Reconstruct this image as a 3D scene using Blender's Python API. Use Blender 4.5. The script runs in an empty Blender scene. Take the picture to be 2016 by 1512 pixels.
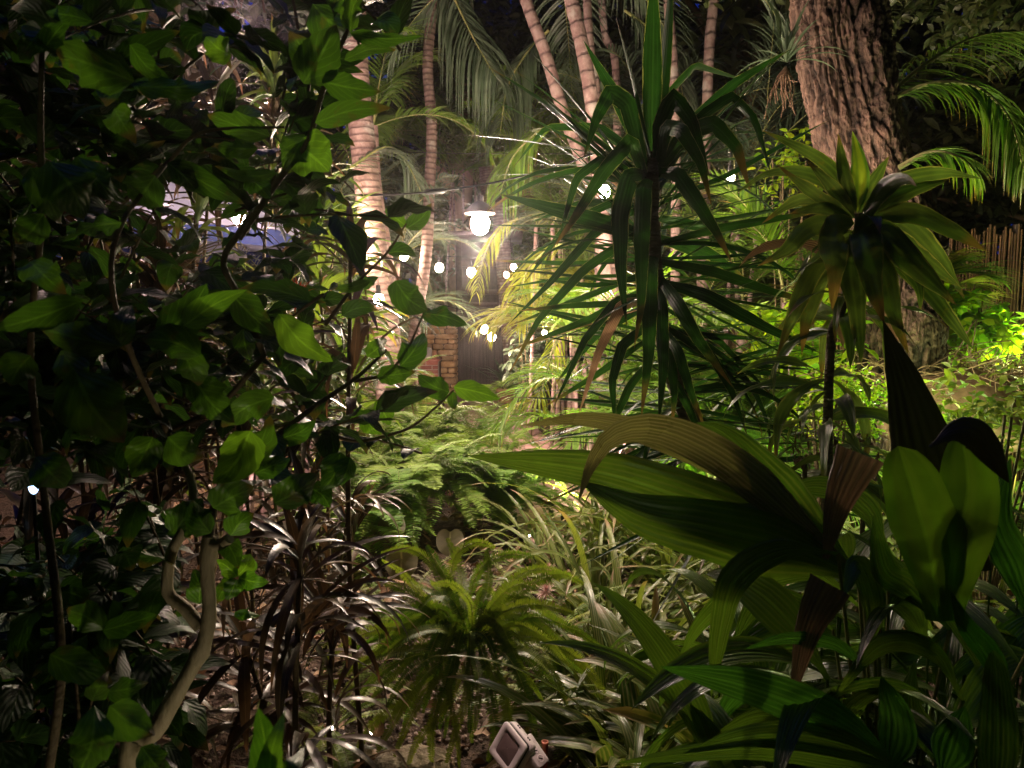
import bpy, math, random, zlib
import numpy as np

# ------------------------------------------------------------------ camera, sky, exposure
sc = bpy.context.scene
F, CX, CY, PITCH, CAMZ = 1440.0, 1008.0, 756.0, math.radians(5.15), 1.5
cam = bpy.data.objects.new("camera", bpy.data.cameras.new("camera"))
sc.collection.objects.link(cam)
cam.location = (0, 0, CAMZ)
cam.rotation_euler = (math.pi/2 - PITCH, 0, 0)
cam.data.sensor_width = 36.0
cam.data.lens = 36.0*F/2016.0
cam.data.clip_start = 0.05
cam.data.clip_end = 400
cam.data.dof.use_dof = True
cam.data.dof.focus_distance = 3.4
cam.data.dof.aperture_fstop = 9.0
sc.camera = cam
sc.view_settings.view_transform = 'Standard'
sc.view_settings.look = 'None'
sc.view_settings.exposure = 0.0
sc.view_settings.gamma = 1.0
sc.cycles.use_denoising = True
sc.cycles.max_bounces = 5
sc.cycles.diffuse_bounces = 3
sc.cycles.glossy_bounces = 2
sc.cycles.transmission_bounces = 3
sc.cycles.transparent_max_bounces = 4
sc.cycles.sample_clamp_indirect = 4.0
sc.cycles.caustics_reflective = False
sc.cycles.caustics_refractive = False
sc.cycles.use_light_tree = True

world = bpy.data.worlds.new("World")
sc.world = world
world.use_nodes = True
wn = world.node_tree
wn.nodes.clear()
wo = wn.nodes.new('ShaderNodeOutputWorld')
wb = wn.nodes.new('ShaderNodeBackground')
wt = wn.nodes.new('ShaderNodeTexCoord')
ws = wn.nodes.new('ShaderNodeSeparateXYZ')
wr = wn.nodes.new('ShaderNodeValToRGB')
wd = wn.nodes.new('ShaderNodeVectorMath'); wd.operation = 'DOT_PRODUCT'
wd.inputs[1].default_value = (0.0, 0.92, 0.38)      # the last glow of dusk lies straight ahead
wn.links.new(wt.outputs['Generated'], wd.inputs[0])
wn.links.new(wd.outputs['Value'], wr.inputs['Fac'])
wr.color_ramp.elements[0].position = 0.35
wr.color_ramp.elements[0].color = (0.0003, 0.0006, 0.003, 1)
wr.color_ramp.elements[1].position = 0.92
wr.color_ramp.elements[1].color = (0.022, 0.06, 0.62, 1)
wn.links.new(wr.outputs['Color'], wb.inputs['Color'])
wb.inputs['Strength'].default_value = 0.42
wn.links.new(wb.outputs['Background'], wo.inputs['Surface'])

WARM = (1.0, 0.72, 0.52)
PINK = (1.0, 0.67, 0.60)
GREENY = (0.82, 1.0, 0.42)
COOLGREEN = (0.55, 1.0, 0.40)

rng = np.random.default_rng(7)
random.seed(7)
PI = math.pi

# ------------------------------------------------------------------ helpers
def at(px, py, d):
    """the point whose image is (px, py) at horizontal distance d in front of the viewer"""
    x = px - CX; u = CY - py
    y = F*math.cos(PITCH) + u*math.sin(PITCH)
    z = -F*math.sin(PITCH) + u*math.cos(PITCH)
    k = d/y
    return np.array([x*k, d, CAMZ + z*k])

def gx(px, d):
    return (px-CX)/F*d

def sm(x, a, b):
    t = np.clip((x-a)/(b-a), 0, 1)
    return t*t*(3-2*t)

def norm(v):
    return v/np.maximum(np.linalg.norm(v, axis=-1, keepdims=True), 1e-9)

class MB:
    def __init__(self):
        self.V = []; self.UV = []; self.T = []; self.Q = []; self.n = 0
    def add(self, V, UV, Q, T):
        self.V.append(np.asarray(V, float)); self.UV.append(np.asarray(UV, float))
        self.Q.append(np.asarray(Q, int)+self.n)
        T = np.broadcast_to(np.asarray(T, float), (len(V),))
        self.T.append(T); self.n += len(V)
        return self
    def grid(self, P, UV, T=0.5, closed=False):
        """P: (B,N,M,3)"""
        B, N, M, _ = P.shape
        idx = np.arange(B*N*M).reshape(B, N, M)
        if closed:
            idx2 = np.concatenate([idx, idx[:, :, :1]], axis=2)
        else:
            idx2 = idx
        Q = np.stack([idx2[:, :-1, :-1], idx2[:, :-1, 1:], idx2[:, 1:, 1:], idx2[:, 1:, :-1]], -1).reshape(-1, 4)
        UV = np.broadcast_to(UV, (B, N, M, 2)).reshape(-1, 2)
        T = np.asarray(T, float)
        if T.ndim == 1 and len(T) == B:
            T = np.broadcast_to(T[:, None, None], (B, N, M)).reshape(-1)
        self.add(P.reshape(-1, 3), UV, Q, T)
        return self
    def box(self, c, s, rot=0.0, T=0.5, tilt=0.0):
        x, y, z = np.array(s)/2
        V = np.array([[-x,-y,-z],[x,-y,-z],[x,y,-z],[-x,y,-z],[-x,-y,z],[x,-y,z],[x,y,z],[-x,y,z]])
        if tilt:
            ct, st = math.cos(tilt), math.sin(tilt)
            V = V @ np.array([[1,0,0],[0,ct,st],[0,-st,ct]])
        cr, sr = math.cos(rot), math.sin(rot)
        V = V @ np.array([[cr,sr,0],[-sr,cr,0],[0,0,1]]) + np.array(c)
        Q = [[0,3,2,1],[4,5,6,7],[0,1,5,4],[1,2,6,5],[2,3,7,6],[3,0,4,7]]
        self.add(V, np.zeros((8, 2)), Q, T)
        return self
    def tube(self, pts, rad, seg=10, T=0.5, cap=True):
        pts = np.asarray(pts, float); n = len(pts)
        rad = np.broadcast_to(np.asarray(rad, float), (n,))
        t = norm(np.gradient(pts, axis=0))
        ref = np.array([0.31, 0.87, 0.12]) if abs(t[0, 2]) > 0.7 else np.array([0, 0, 1.0])
        s = norm(np.cross(t, ref)); u = np.cross(s, t)
        a = np.linspace(0, 2*PI, seg, endpoint=False)
        P = pts[:, None] + rad[:, None, None]*(np.cos(a)[None, :, None]*s[:, None] + np.sin(a)[None, :, None]*u[:, None])
        L = np.concatenate([[0], np.cumsum(np.linalg.norm(np.diff(pts, axis=0), axis=1))])
        UV = np.stack(np.broadcast_arrays(a[None, :]/(2*PI), L[:, None]), -1)
        self.grid(P[None], UV[None], np.array([T]), closed=True)
        if cap:
            for k in (0, n-1):
                ring = P[k]; c = ring.mean(0)
                V = np.concatenate([ring, c[None]]); m = len(ring)
                Q = [[i, (i+1) % m, m, m] for i in range(m)]
                self.add(V, np.zeros((m+1, 2)), Q, T)
        return self
    def ball(self, c, r, seg=16, T=0.5, squash=(1, 1, 1), noise=0.0):
        la = np.linspace(0.001, PI-0.001, seg//2+1); lo = np.linspace(0, 2*PI, seg, endpoint=False)
        P = np.stack([np.sin(la)[:, None]*np.cos(lo)[None], np.sin(la)[:, None]*np.sin(lo)[None], np.broadcast_to(np.cos(la)[:, None], (len(la), seg))], -1)
        if noise:
            ph = rng.uniform(0, 6, 6)
            P = P*(1+noise*(np.sin(3*P[..., :1]+ph[0])+np.sin(4*P[..., 1:2]+ph[1])+np.sin(5*P[..., 2:]+ph[2])+.5*np.sin(9*P[..., :1]+7*P[..., 1:2]+ph[3])))
        P = P*r*np.array(squash) + np.array(c)
        self.grid(P[None], np.zeros((1, 1, 1, 2)), np.array([T]), closed=True)
        return self
    def merge(self, o, R=None, off=(0, 0, 0), s=1.0):
        for V, UV, Q, T in o.chunks():
            W = V*s
            if R is not None: W = W @ R.T
            self.V.append(W+np.array(off)); self.UV.append(UV); self.Q.append(Q+self.n); self.T.append(T)
            self.n += len(V)
        return self
    def chunks(self):
        V = np.concatenate(self.V); return [(V, np.concatenate(self.UV), np.concatenate(self.Q), np.concatenate(self.T))]
    def mesh(self, name, base=(0, 0, 0), smooth=True):
        V = np.concatenate(self.V)-np.array(base); UV = np.concatenate(self.UV); Q = np.concatenate(self.Q); T = np.concatenate(self.T)
        tri = Q[:, 2] == Q[:, 3]
        Q4 = Q[~tri]; Q3 = Q[tri][:, :3]
        loops = np.concatenate([Q4.reshape(-1), Q3.reshape(-1)]).astype(np.int32)
        starts = np.concatenate([np.arange(len(Q4))*4, len(Q4)*4+np.arange(len(Q3))*3]).astype(np.int32)
        me = bpy.data.meshes.new(name)
        me.vertices.add(len(V)); me.vertices.foreach_set("co", V.astype(np.float32).reshape(-1))
        me.loops.add(len(loops)); me.loops.foreach_set("vertex_index", loops)
        me.polygons.add(len(starts)); me.polygons.foreach_set("loop_start", starts)
        me.update(calc_edges=True)
        me.polygons.foreach_set("use_smooth", np.full(len(starts), smooth))
        uvl = me.uv_layers.new(name="UVMap")
        uvl.data.foreach_set("uv", UV[loops].astype(np.float32).reshape(-1))
        a = me.attributes.new("tint", 'FLOAT', 'POINT'); a.data.foreach_set("value", T.astype(np.float32))
        me.update()
        return me
    def build(self, name, mat, parent=None, base=None, smooth=True):
        if base is None: base = (0, 0, 0)
        if parent is not None:
            base = BASES[parent.name]
        me = self.mesh(name, base, smooth)
        me.materials.append(mat)
        o = bpy.data.objects.new(name, me)
        sc.collection.objects.link(o)
        if parent is not None:
            o.parent = parent
            BASES[o.name] = base
        else:
            o.location = base
            BASES[o.name] = base
        return o

BASES = {}
def tag(o, label=None, cat=None, group=None, kind=None):
    if label: o['label'] = label
    if cat: o['category'] = cat
    if group: o['group'] = group
    if kind: o['kind'] = kind
    return o
def reseed(label):
    global rng
    rng = np.random.default_rng(zlib.crc32(label.encode()))
def thing(name, label, cat, base, group=None):
    reseed(label)
    o = bpy.data.objects.new(name, None)
    sc.collection.objects.link(o)
    o.empty_display_size = 0.1
    o.location = tuple(base); BASES[o.name] = tuple(base)
    return tag(o, label, cat, group)
def copy_tree(o, parent=None):
    c = o.copy(); sc.collection.objects.link(c)
    if parent is not None: c.parent = parent
    for ch in o.children: copy_tree(ch, c)
    return c

# ------------------------------------------------------------------ leaf geometry
def profile(s, kind):
    if kind == 'strap':
        return (0.55+0.45*sm(s, 0, .3))*np.sqrt(np.clip(1-s**2.2, 0, 1))
    if kind == 'sword':
        return (0.62+0.38*sm(s, 0, .35))*np.clip(1-np.clip((s-.45)/.55, 0, 1)**1.5, 0, 1)
    if kind == 'lance':
        return np.sin(PI*s**0.75)**0.9*0.99+0.01
    if kind == 'ovate':
        return np.clip(np.sin(PI*s**0.72), 0, 1)**0.75*(1-0.25*s)*1.12
    if kind == 'broad':
        return (0.12+0.88*sm(s, .02, .42))*np.clip(1-np.clip((s-.42)/.58, 0, 1)**1.9, 0, 1)
    if kind == 'wedge':
        return np.clip(1-s**1.7, 0, 1)*(.8+.2*sm(s, 0, .3))
    if kind == 'round':
        return (.4+.6*sm(s, 0, .55))*np.sqrt(np.clip(1-s**5, 0, 1))
    if kind == 'fan':
        return 0.12+0.88*s
    if kind == 'leaflet':
        return (0.4+0.6*sm(s, 0, .15))*np.clip(1-s**1.8, 0.02, 1)
    return np.ones_like(s)

def sweep(mb, spine, side, nrm, W, kind, M=3, fold=0.25, pleats=0, pdepth=0.12, wave=0.0, T=None, jag=0.0, curl=0.0):
    """spine (B,N,3) -> blades"""
    B, N, _ = spine.shape
    s = np.linspace(0, 1, N)
    u = np.linspace(-1, 1, M)
    w = profile(s, kind)[None, :]*np.asarray(W)[:, None]/2
    if jag:
        w = w*(1+jag*rng.uniform(-1, 1, (B, N)))
    uu = u[None, None, :, None]
    ww = w[:, :, None, None]
    out = spine[:, :, None]+side[:, :, None]*uu*ww*math.cos(fold)
    h = np.abs(uu)*math.sin(fold)
    if curl: h = h - curl*uu**2
    if pleats:
        h = h + pdepth*np.cos(np.clip(np.abs(uu), 0, 1)*PI*pleats)*0.5
    out = out+nrm[:, :, None]*h*ww
    if wave:
        ph = rng.uniform(0, 6, (B, 1, 1, 1)); fr = rng.uniform(1.5, 3.5, (B, 1, 1, 1))
        out = out+nrm[:, :, None]*ww*wave*np.abs(uu)*np.sin(ph+fr*2*PI*s[None, :, None, None]+uu*1.3)
    UV = np.stack(np.broadcast_arrays((u[None, :]+1)/2, s[:, None]), -1)[None]
    if T is None: T = rng.uniform(0, 1, B)
    mb.grid(out, UV, T)

def spines(base, az, el, L, droop, N, p=1.4, sway=0.0):
    B = len(az); s = np.linspace(0, 1, N)
    e = el[:, None]-droop[:, None]*s[None]**p
    e = np.maximum(e, -PI/2*0.98)
    a = az[:, None]+sway*np.asarray(rng.normal(0, 1, B))[:, None]*s[None]
    d = np.stack([np.cos(e)*np.cos(a), np.cos(e)*np.sin(a), np.sin(e)], -1)
    step = (d[:, 1:]+d[:, :-1])/2*(L[:, None, None]/(N-1))
    pts = base[:, None]+np.concatenate([np.zeros((B, 1, 3)), np.cumsum(step, 1)], 1)
    side = np.stack([-np.sin(a), np.cos(a), np.zeros_like(a)], -1)
    side = np.broadcast_to(side, d.shape)
    nrm = np.cross(d, side)
    return pts, d, side, nrm

def rolled(side, nrm, roll, twist, N):
    s = np.linspace(0, 1, N)
    r = (roll[:, None]+twist[:, None]*s[None])[..., None]
    return side*np.cos(r)+nrm*np.sin(r), nrm*np.cos(r)-side*np.sin(r)

def arr(x, B):
    return np.broadcast_to(np.asarray(x, float), (B,)).copy()

def blades(mb, base, az, el, L, W, droop=0.5, roll=0.0, twist=0.0, fold=0.25, kind='lance', N=7, M=3, p=1.4, sway=0.0, **k):
    base = np.atleast_2d(base); B = max(len(base), np.size(az))
    base = np.broadcast_to(base, (B, 3))
    az, el, L, W, droop, roll, twist = (arr(x, B) for x in (az, el, L, W, droop, roll, twist))
    pts, d, side, nrm = spines(base, az, el, L, droop, N, p, sway)
    side, nrm = rolled(side, nrm, roll, twist, N)
    sweep(mb, pts, side, nrm, W, kind, M, fold, **k)

def catmull(P, N):
    P = np.asarray(P, float); n = len(P)
    if n == 2:
        t = np.linspace(0, 1, N)[:, None]; return P[0]*(1-t)+P[1]*t
    Q = np.concatenate([[2*P[0]-P[1]], P, [2*P[-1]-P[-2]]])
    seg = np.linalg.norm(np.diff(P, axis=0), axis=1); cum = np.concatenate([[0], np.cumsum(seg)])/seg.sum()
    out = []
    for t in np.linspace(0, 1, N):
        i = min(np.searchsorted(cum, t, side='right')-1, n-2)
        f = (t-cum[i])/max(cum[i+1]-cum[i], 1e-9)
        p0, p1, p2, p3 = Q[i:i+4]
        out.append(0.5*((2*p1)+(-p0+p2)*f+(2*p0-5*p1+4*p2-p3)*f*f+(-p0+3*p1-3*p2+p3)*f**3))
    return np.array(out)

def leaf_along(mb, pts, wpx, kind='lance', roll=0.0, twist=0.0, N=12, M=5, stiff=0.0, **k):
    """a leaf whose midrib runs through points (px, py, distance), wpx wide as seen face on"""
    W3 = [at(*p) for p in pts]
    sp = catmull(W3, N)
    if stiff:
        Wa = np.array(W3); cu = np.concatenate([[0], np.cumsum(np.linalg.norm(np.diff(Wa, axis=0), axis=1))]); q_ = np.linspace(0, cu[-1], N)
        sp = sp*(1-stiff)+stiff*np.stack([np.interp(q_, cu, Wa[:, a_]) for a_ in range(3)], -1)
    t = norm(np.gradient(sp, axis=0))
    view = norm(sp-np.array([0, 0, CAMZ]))
    side = norm(np.cross(t, view)); nrm = np.cross(side, t)
    side, nrm = rolled(side[None], nrm[None], np.array([roll]), np.array([twist]), N)
    d = np.mean([p[2] for p in pts])
    sweep(mb, sp[None], side, nrm, np.array([wpx*d/F]), kind, M, **k)

def dir_azel(d):
    return np.arctan2(d[..., 1], d[..., 0]), np.arcsin(np.clip(d[..., 2], -1, 1))

def frond(mb, base, az, el, L, droop, n=28, ll=0.4, lw=0.03, ang=0.95, vee=0.25, ldroop=0.7, start=0.18, rr=0.008, N=5, M=3, rmb=None, p=1.5, roll=0.0, pr='palm', sway=0.25, jit=0.08, Tf=None):
    """a pinnate palm or fern frond"""
    pts, d, side, nrm = spines(np.array([base], float), np.array([az]), np.array([el]), np.array([L]), np.array([droop]), 24, p, sway)
    if roll: side, nrm = rolled(side, nrm, np.array([roll]), np.array([0.0]), 24)
    pts, d, side, nrm = pts[0], d[0], side[0], nrm[0]
    s = np.linspace(start, 0.985, n)
    f = s*23; i = np.minimum(f.astype(int), 22); fr = (f-i)[:, None]
    P = pts[i]*(1-fr)+pts[i+1]*fr; D = norm(d[i]); S = side[i]; U = nrm[i]
    if pr == 'palm':
        lp = ll*(0.45+0.75*np.sin(PI*np.clip((s-start)/(1-start)*0.86+0.1, 0, 1)))
        a = ang*(1.15-0.55*s)
    else:
        lp = ll*np.clip(np.sin(PI*np.clip((s-start)/(1-start)*0.9+0.08, 0, 1))**0.55, .1, 1)*np.where(s > .9, (1-s)/.1*.7+.3, 1)
        a = ang*np.ones_like(s)
    for sg in (-1, 1):
        j = rng.normal(0, jit, n)
        aa = (a+j)[:, None]
        v = vee+rng.normal(0, jit, n)[:, None]
        dl = norm(D*np.cos(aa)+(S*sg*np.cos(v)+U*np.sin(v))*np.sin(aa))
        z, e = dir_azel(dl)
        blades(mb, P, z, e, lp*rng.uniform(.88, 1.08, n), lw*rng.uniform(.8, 1.15, n), ldroop*rng.uniform(.6, 1.3, n),
               roll=sg*rng.uniform(-.2, .5, n), fold=0.3 if M > 2 else 0.0, kind='leaflet', N=N, M=M, T=np.clip(rng.normal(.5 if Tf is None else Tf, .2 if Tf is None else .08, n), 0, 1))
    (rmb or mb).tube(pts, np.linspace(rr, rr*0.25, 24), 5, T=0.5, cap=False)
    return pts

# ------------------------------------------------------------------ materials
def new_mat(name):
    m = bpy.data.materials.new(name); m.use_nodes = True
    nt = m.node_tree; nt.nodes.clear()
    out = nt.nodes.new('ShaderNodeOutputMaterial')
    return m, nt, out
def N_(nt, t, **kw):
    n = nt.nodes.new('ShaderNode'+t)
    for k, v in kw.items(): setattr(n, k, v)
    return n
def math_(nt, op, a, b=None, c=None):
    n = N_(nt, 'Math', operation=op)
    for i, x in enumerate((a, b, c)):
        if x is None: continue
        if isinstance(x, (int, float)): n.inputs[i].default_value = x
        else: nt.links.new(x, n.inputs[i])
    return n.outputs[0]
def mixc(nt, fac, a, b, mode='MIX'):
    n = N_(nt, 'Mix', data_type='RGBA', blend_type=mode)
    for s, x in ((n.inputs[0], fac), (n.inputs[6], a), (n.inputs[7], b)):
        if isinstance(x, (int, float)): s.default_value = x
        elif isinstance(x, tuple): s.default_value = x if len(x) == 4 else (*x, 1)
        else: nt.links.new(x, s)
    return n.outputs[2]
def noise(nt, scale, detail=3, vec=None, rough=0.55, dist=0.0):
    n = N_(nt, 'TexNoise'); n.inputs['Scale'].default_value = scale; n.inputs['Detail'].default_value = detail
    n.inputs['Roughness'].default_value = rough; n.inputs['Distortion'].default_value = dist
    if vec is None:
        tc = N_(nt, 'TexCoord'); vec = tc.outputs['Object']
    nt.links.new(vec, n.inputs['Vector'])
    return n.outputs['Fac']
def ramp(nt, fac, stops):
    r = N_(nt, 'ValToRGB'); e = r.color_ramp.elements
    while len(e) < len(stops): e.new(0.5)
    for i, (p, c) in enumerate(stops):
        e[i].position = p
        e[i].color = (c, c, c, 1) if isinstance(c, (int, float)) else (*c, 1)
    nt.links.new(fac, r.inputs['Fac'])
    return r.outputs['Color']

def leaf_mat(name, c1, c2, trans=0.35, rough=0.38, spec=0.5, rib=0.35, stripes=0, stripe_c=None, edge=None, tip=None, blotch=None, tcol=None, bump=0.2, veins=0):
    m, nt, out = new_mat(name)
    L = nt.links
    at_ = N_(nt, 'Attribute', attribute_name='tint')
    uv = N_(nt, 'UVMap'); sep = N_(nt, 'SeparateXYZ'); L.new(uv.outputs[0], sep.inputs[0])
    u, v = sep.outputs[0], sep.outputs[1]
    col = mixc(nt, at_.outputs['Fac'], c1, c2)
    nz = noise(nt, 9.0, 4)
    col = mixc(nt, 1.0, col, ramp(nt, nz, [(0.3, 0.65), (0.7, 1.25)]), 'MULTIPLY')
    du = math_(nt, 'ABSOLUTE', math_(nt, 'SUBTRACT', u, 0.5))
    hgt = None
    if stripes:
        w = math_(nt, 'SINE', math_(nt, 'MULTIPLY', u, stripes*2*PI))
        col = mixc(nt, math_(nt, 'MULTIPLY', math_(nt, 'MAXIMUM', w, 0.0), 0.6), col, stripe_c or tuple(min(1, x*1.8) for x in c2))
        hgt = w
    if veins:
        w2 = math_(nt, 'SINE', math_(nt, 'ADD', math_(nt, 'MULTIPLY', v, veins*2*PI), math_(nt, 'MULTIPLY', du, -34.0)))
        g = ramp(nt, w2, [(0.82, 0.0), (1.0, 1.0)])
        col = mixc(nt, math_(nt, 'MULTIPLY', g, 0.22), col, tuple(min(1, x*2.1+.02) for x in c2))
        hgt = w2
    if rib:
        r_ = math_(nt, 'LESS_THAN', du, 0.03)
        col = mixc(nt, math_(nt, 'MULTIPLY', r_, rib), col, tuple(min(1, x*2.4+.03) for x in c2))
    if edge is not None:
        ec, ew = edge
        en = noise(nt, 22.0, 3)
        ef = math_(nt, 'GREATER_THAN', math_(nt, 'ADD', du, math_(nt, 'MULTIPLY', math_(nt, 'SUBTRACT', en, 0.5), 0.22)), 0.5-ew)
        col = mixc(nt, math_(nt, 'MULTIPLY', ef, 0.85), col, ec)
    if tip is not None:
        tn = noise(nt, 14.0, 3)
        tf = math_(nt, 'ADD', v, math_(nt, 'MULTIPLY', math_(nt, 'SUBTRACT', tn, 0.5), 0.3))
        tf = ramp(nt, math_(nt, 'ADD', tf, math_(nt, 'MULTIPLY', math_(nt, 'SUBTRACT', at_.outputs['Fac'], 0.5), 0.25)), [(0.86, 0.0), (0.97, 1.0)])
        col = mixc(nt, tf, col, tip)
    if blotch is not None:
        bn = noise(nt, 30.0, 5)
        bf = ramp(nt, bn, [(0.62, 0.0), (0.68, 1.0)])
        col = mixc(nt, math_(nt, 'MULTIPLY', bf, 0.6), col, blotch)
    pb = N_(nt, 'BsdfPrincipled')
    L.new(col, pb.inputs['Base Color'])
    rn = math_(nt, 'ADD', math_(nt, 'MULTIPLY', nz, 0.25), rough-0.12)
    L.new(rn, pb.inputs['Roughness'])
    pb.inputs['Specular IOR Level'].default_value = spec
    bn = N_(nt, 'Bump'); bn.inputs['Strength'].default_value = bump; bn.inputs['Distance'].default_value = 0.004
    hn = noise(nt, 60.0, 2)
    if hgt is not None: hn = math_(nt, 'ADD', hn, math_(nt, 'MULTIPLY', hgt, 0.5))
    L.new(hn, bn.inputs['Height']); L.new(bn.outputs[0], pb.inputs['Normal'])
    tr = N_(nt, 'BsdfTranslucent')
    tc = mixc(nt, 1.0, col, tcol or (1.5, 1.7, 0.6, 1), 'MULTIPLY')
    L.new(tc, tr.inputs['Color'])
    mx = N_(nt, 'MixShader'); mx.inputs[0].default_value = trans
    L.new(pb.outputs[0], mx.inputs[1]); L.new(tr.outputs[0], mx.inputs[2])
    L.new(mx.outputs[0], out.inputs['Surface'])
    return m

def solid(name, c1, c2=None, rough=0.7, scale=12.0, bump=0.3, metal=0.0, spec=0.3, detail=5, dist=0.01, contrast=(0.35, 0.65), stretch=None, tr_=((0.0, 0.6), (1.0, 1.4))):
    m, nt, out = new_mat(name)
    c2 = c2 or tuple(x*0.7 for x in c1)
    vec = None
    if stretch:
        tc = N_(nt, 'TexCoord'); mp = N_(nt, 'Mapping'); mp.inputs['Scale'].default_value = stretch
        nt.links.new(tc.outputs['Object'], mp.inputs[0]); vec = mp.outputs[0]
    nz = noise(nt, scale, detail, vec)
    f = ramp(nt, nz, [(contrast[0], 0.0), (contrast[1], 1.0)])
    at_ = N_(nt, 'Attribute', attribute_name='tint')
    col = mixc(nt, f, c1, c2)
    col = mixc(nt, 1.0, col, ramp(nt, at_.outputs['Fac'], list(tr_)), 'MULTIPLY')
    pb = N_(nt, 'BsdfPrincipled'); nt.links.new(col, pb.inputs['Base Color'])
    pb.inputs['Roughness'].default_value = rough; pb.inputs['Metallic'].default_value = metal
    pb.inputs['Specular IOR Level'].default_value = spec
    bn = N_(nt, 'Bump'); bn.inputs['Strength'].default_value = bump; bn.inputs['Distance'].default_value = dist
    nt.links.new(noise(nt, scale*3, 5, vec), bn.inputs['Height']); nt.links.new(bn.outputs[0], pb.inputs['Normal'])
    nt.links.new(pb.outputs[0], out.inputs['Surface'])
    return m

def emit(name, col, strength):
    m, nt, out = new_mat(name)
    e = N_(nt, 'Emission'); e.inputs['Color'].default_value = (*col, 1); e.inputs['Strength'].default_value = strength
    nt.links.new(e.outputs[0], out.inputs['Surface'])
    return m

def palm_trunk_mat(name, c1, c2, ring, spacing, rw=0.16):
    m, nt, out = new_mat(name)
    L = nt.links
    uv = N_(nt, 'UVMap'); sep = N_(nt, 'SeparateXYZ'); L.new(uv.outputs[0], sep.inputs[0])
    wob = math_(nt, 'MULTIPLY', noise(nt, 4.5, 3), 0.8)
    fr = math_(nt, 'FRACT', math_(nt, 'ADD', math_(nt, 'DIVIDE', sep.outputs[1], spacing), wob))
    rf = ramp(nt, fr, [(0.0, 1.0), (rw, 0.0), (0.8, 0.0), (1.0, 0.5)])
    base = mixc(nt, ramp(nt, noise(nt, 14.0, 6), [(0.38, 0.0), (0.62, 1.0)]), c1, c2)
    base = mixc(nt, math_(nt, 'MULTIPLY', ramp(nt, noise(nt, 5.0, 5), [(0.58, 0.0), (0.66, 1.0)]), 0.55), base, (0.42, 0.40, 0.36))
    col = mixc(nt, rf, base, ring)
    pb = N_(nt, 'BsdfPrincipled'); L.new(col, pb.inputs['Base Color']); pb.inputs['Roughness'].default_value = 0.75
    bn = N_(nt, 'Bump'); bn.inputs['Strength'].default_value = 0.7; bn.inputs['Distance'].default_value = 0.01
    L.new(math_(nt, 'SUBTRACT', noise(nt, 40.0, 5), rf), bn.inputs['Height']); L.new(bn.outputs[0], pb.inputs['Normal'])
    L.new(pb.outputs[0], out.inputs['Surface'])
    return m

M = {}
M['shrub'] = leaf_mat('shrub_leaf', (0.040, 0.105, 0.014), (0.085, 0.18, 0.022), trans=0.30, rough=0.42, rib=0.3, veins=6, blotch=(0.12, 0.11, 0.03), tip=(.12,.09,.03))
M['shrub_dark'] = leaf_mat('shaded_shrub_leaf', (0.010, 0.030, 0.005), (0.03, 0.075, 0.012), trans=0.25, rough=0.45, rib=0.3, veins=6, blotch=(0.08, 0.08, 0.03), tip=(.12,.09,.03))  # darker copy of the shrub leaf; inner shade put into its colour
M['shrub_bright'] = leaf_mat('shrub_leaf_young', (0.07, 0.20, 0.02), (0.16, 0.30, 0.03), trans=0.35, rough=0.42, rib=0.3, veins=6)
M['yucca'] = leaf_mat('yucca_leaf', (0.009, 0.036, 0.010), (0.022, 0.07, 0.014), trans=0.18, rough=0.5, spec=0.25, rib=0.15, stripes=5, stripe_c=(0.02, 0.06, 0.02), tip=(0.16, 0.10, 0.05), edge=((0.24, 0.25, 0.13), 0.03))
M['silhouette_leaf'] = leaf_mat('shadowed_leaf', (0.012, 0.016, 0.008), (0.02, 0.02, 0.01), trans=0.1, rough=0.5, rib=0.1)  # near-black leaf copy; the shade of a silhouette is put into the colour
M['dry'] = leaf_mat('dry_leaf', (0.26, 0.17, 0.10), (0.42, 0.30, 0.20), trans=0.2, rough=0.6, rib=0.1, stripes=7, tcol=(1.1, .9, .7, 1))
M['corn'] = leaf_mat('corn_plant_leaf', (0.06, 0.10, 0.03), (0.10, 0.14, 0.05), trans=0.35, rough=0.4, rib=0.0, stripes=3, stripe_c=(0.13, 0.18, 0.05), edge=((0.26, 0.24, 0.10), 0.05), tip=(0.20, 0.12, 0.05), blotch=(.15,.13,.03))
M['corn_mid'] = leaf_mat('corn_plant_striped_leaf', (0.30, 0.34, 0.04), (0.34, 0.40, 0.06), trans=0.35, rough=0.4, rib=0.0, stripes=2, stripe_c=(0.10, 0.2, 0.04), edge=((0.10, 0.22, 0.05), 0.14))
M['pleat'] = leaf_mat('pleated_leaf', (0.05, 0.12, 0.014), (0.10, 0.18, 0.022), trans=0.28, rough=0.34, rib=0.2, stripes=9, stripe_c=(0.16, 0.21, 0.05), bump=0.4)
M['pleat_sheen'] = leaf_mat('pleated_olive_sheen_leaf', (0.13, 0.13, 0.05), (0.20, 0.18, 0.09), trans=0.2, rough=0.3, spec=.7, rib=0.2, stripes=9, stripe_c=(0.36, 0.29, 0.24), bump=0.4)  # olive leaf with the lamps' pinkish sheen put into its colour
M['smooth_green'] = leaf_mat('smooth_broad_leaf', (0.12, 0.25, 0.02), (0.15, 0.29, 0.025), trans=0.28, rough=0.42, rib=0.1, stripes=3, stripe_c=(0.15, 0.27, 0.03), bump=0.2)
M['pleat_green'] = leaf_mat('pleated_green_leaf', (0.035, 0.12, 0.015), (0.065, 0.19, 0.025), trans=0.28, rough=0.36, rib=0.2, stripes=8, stripe_c=(0.09, 0.22, 0.045), bump=0.4)
M['pleat_brown'] = leaf_mat('pleated_withered_leaf', (0.16, 0.10, 0.06), (0.24, 0.16, 0.11), trans=0.15, rough=0.5, rib=0.1, stripes=8, stripe_c=(0.34, 0.24, 0.18), bump=0.5, tcol=(1, .8, .6, 1))
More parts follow.
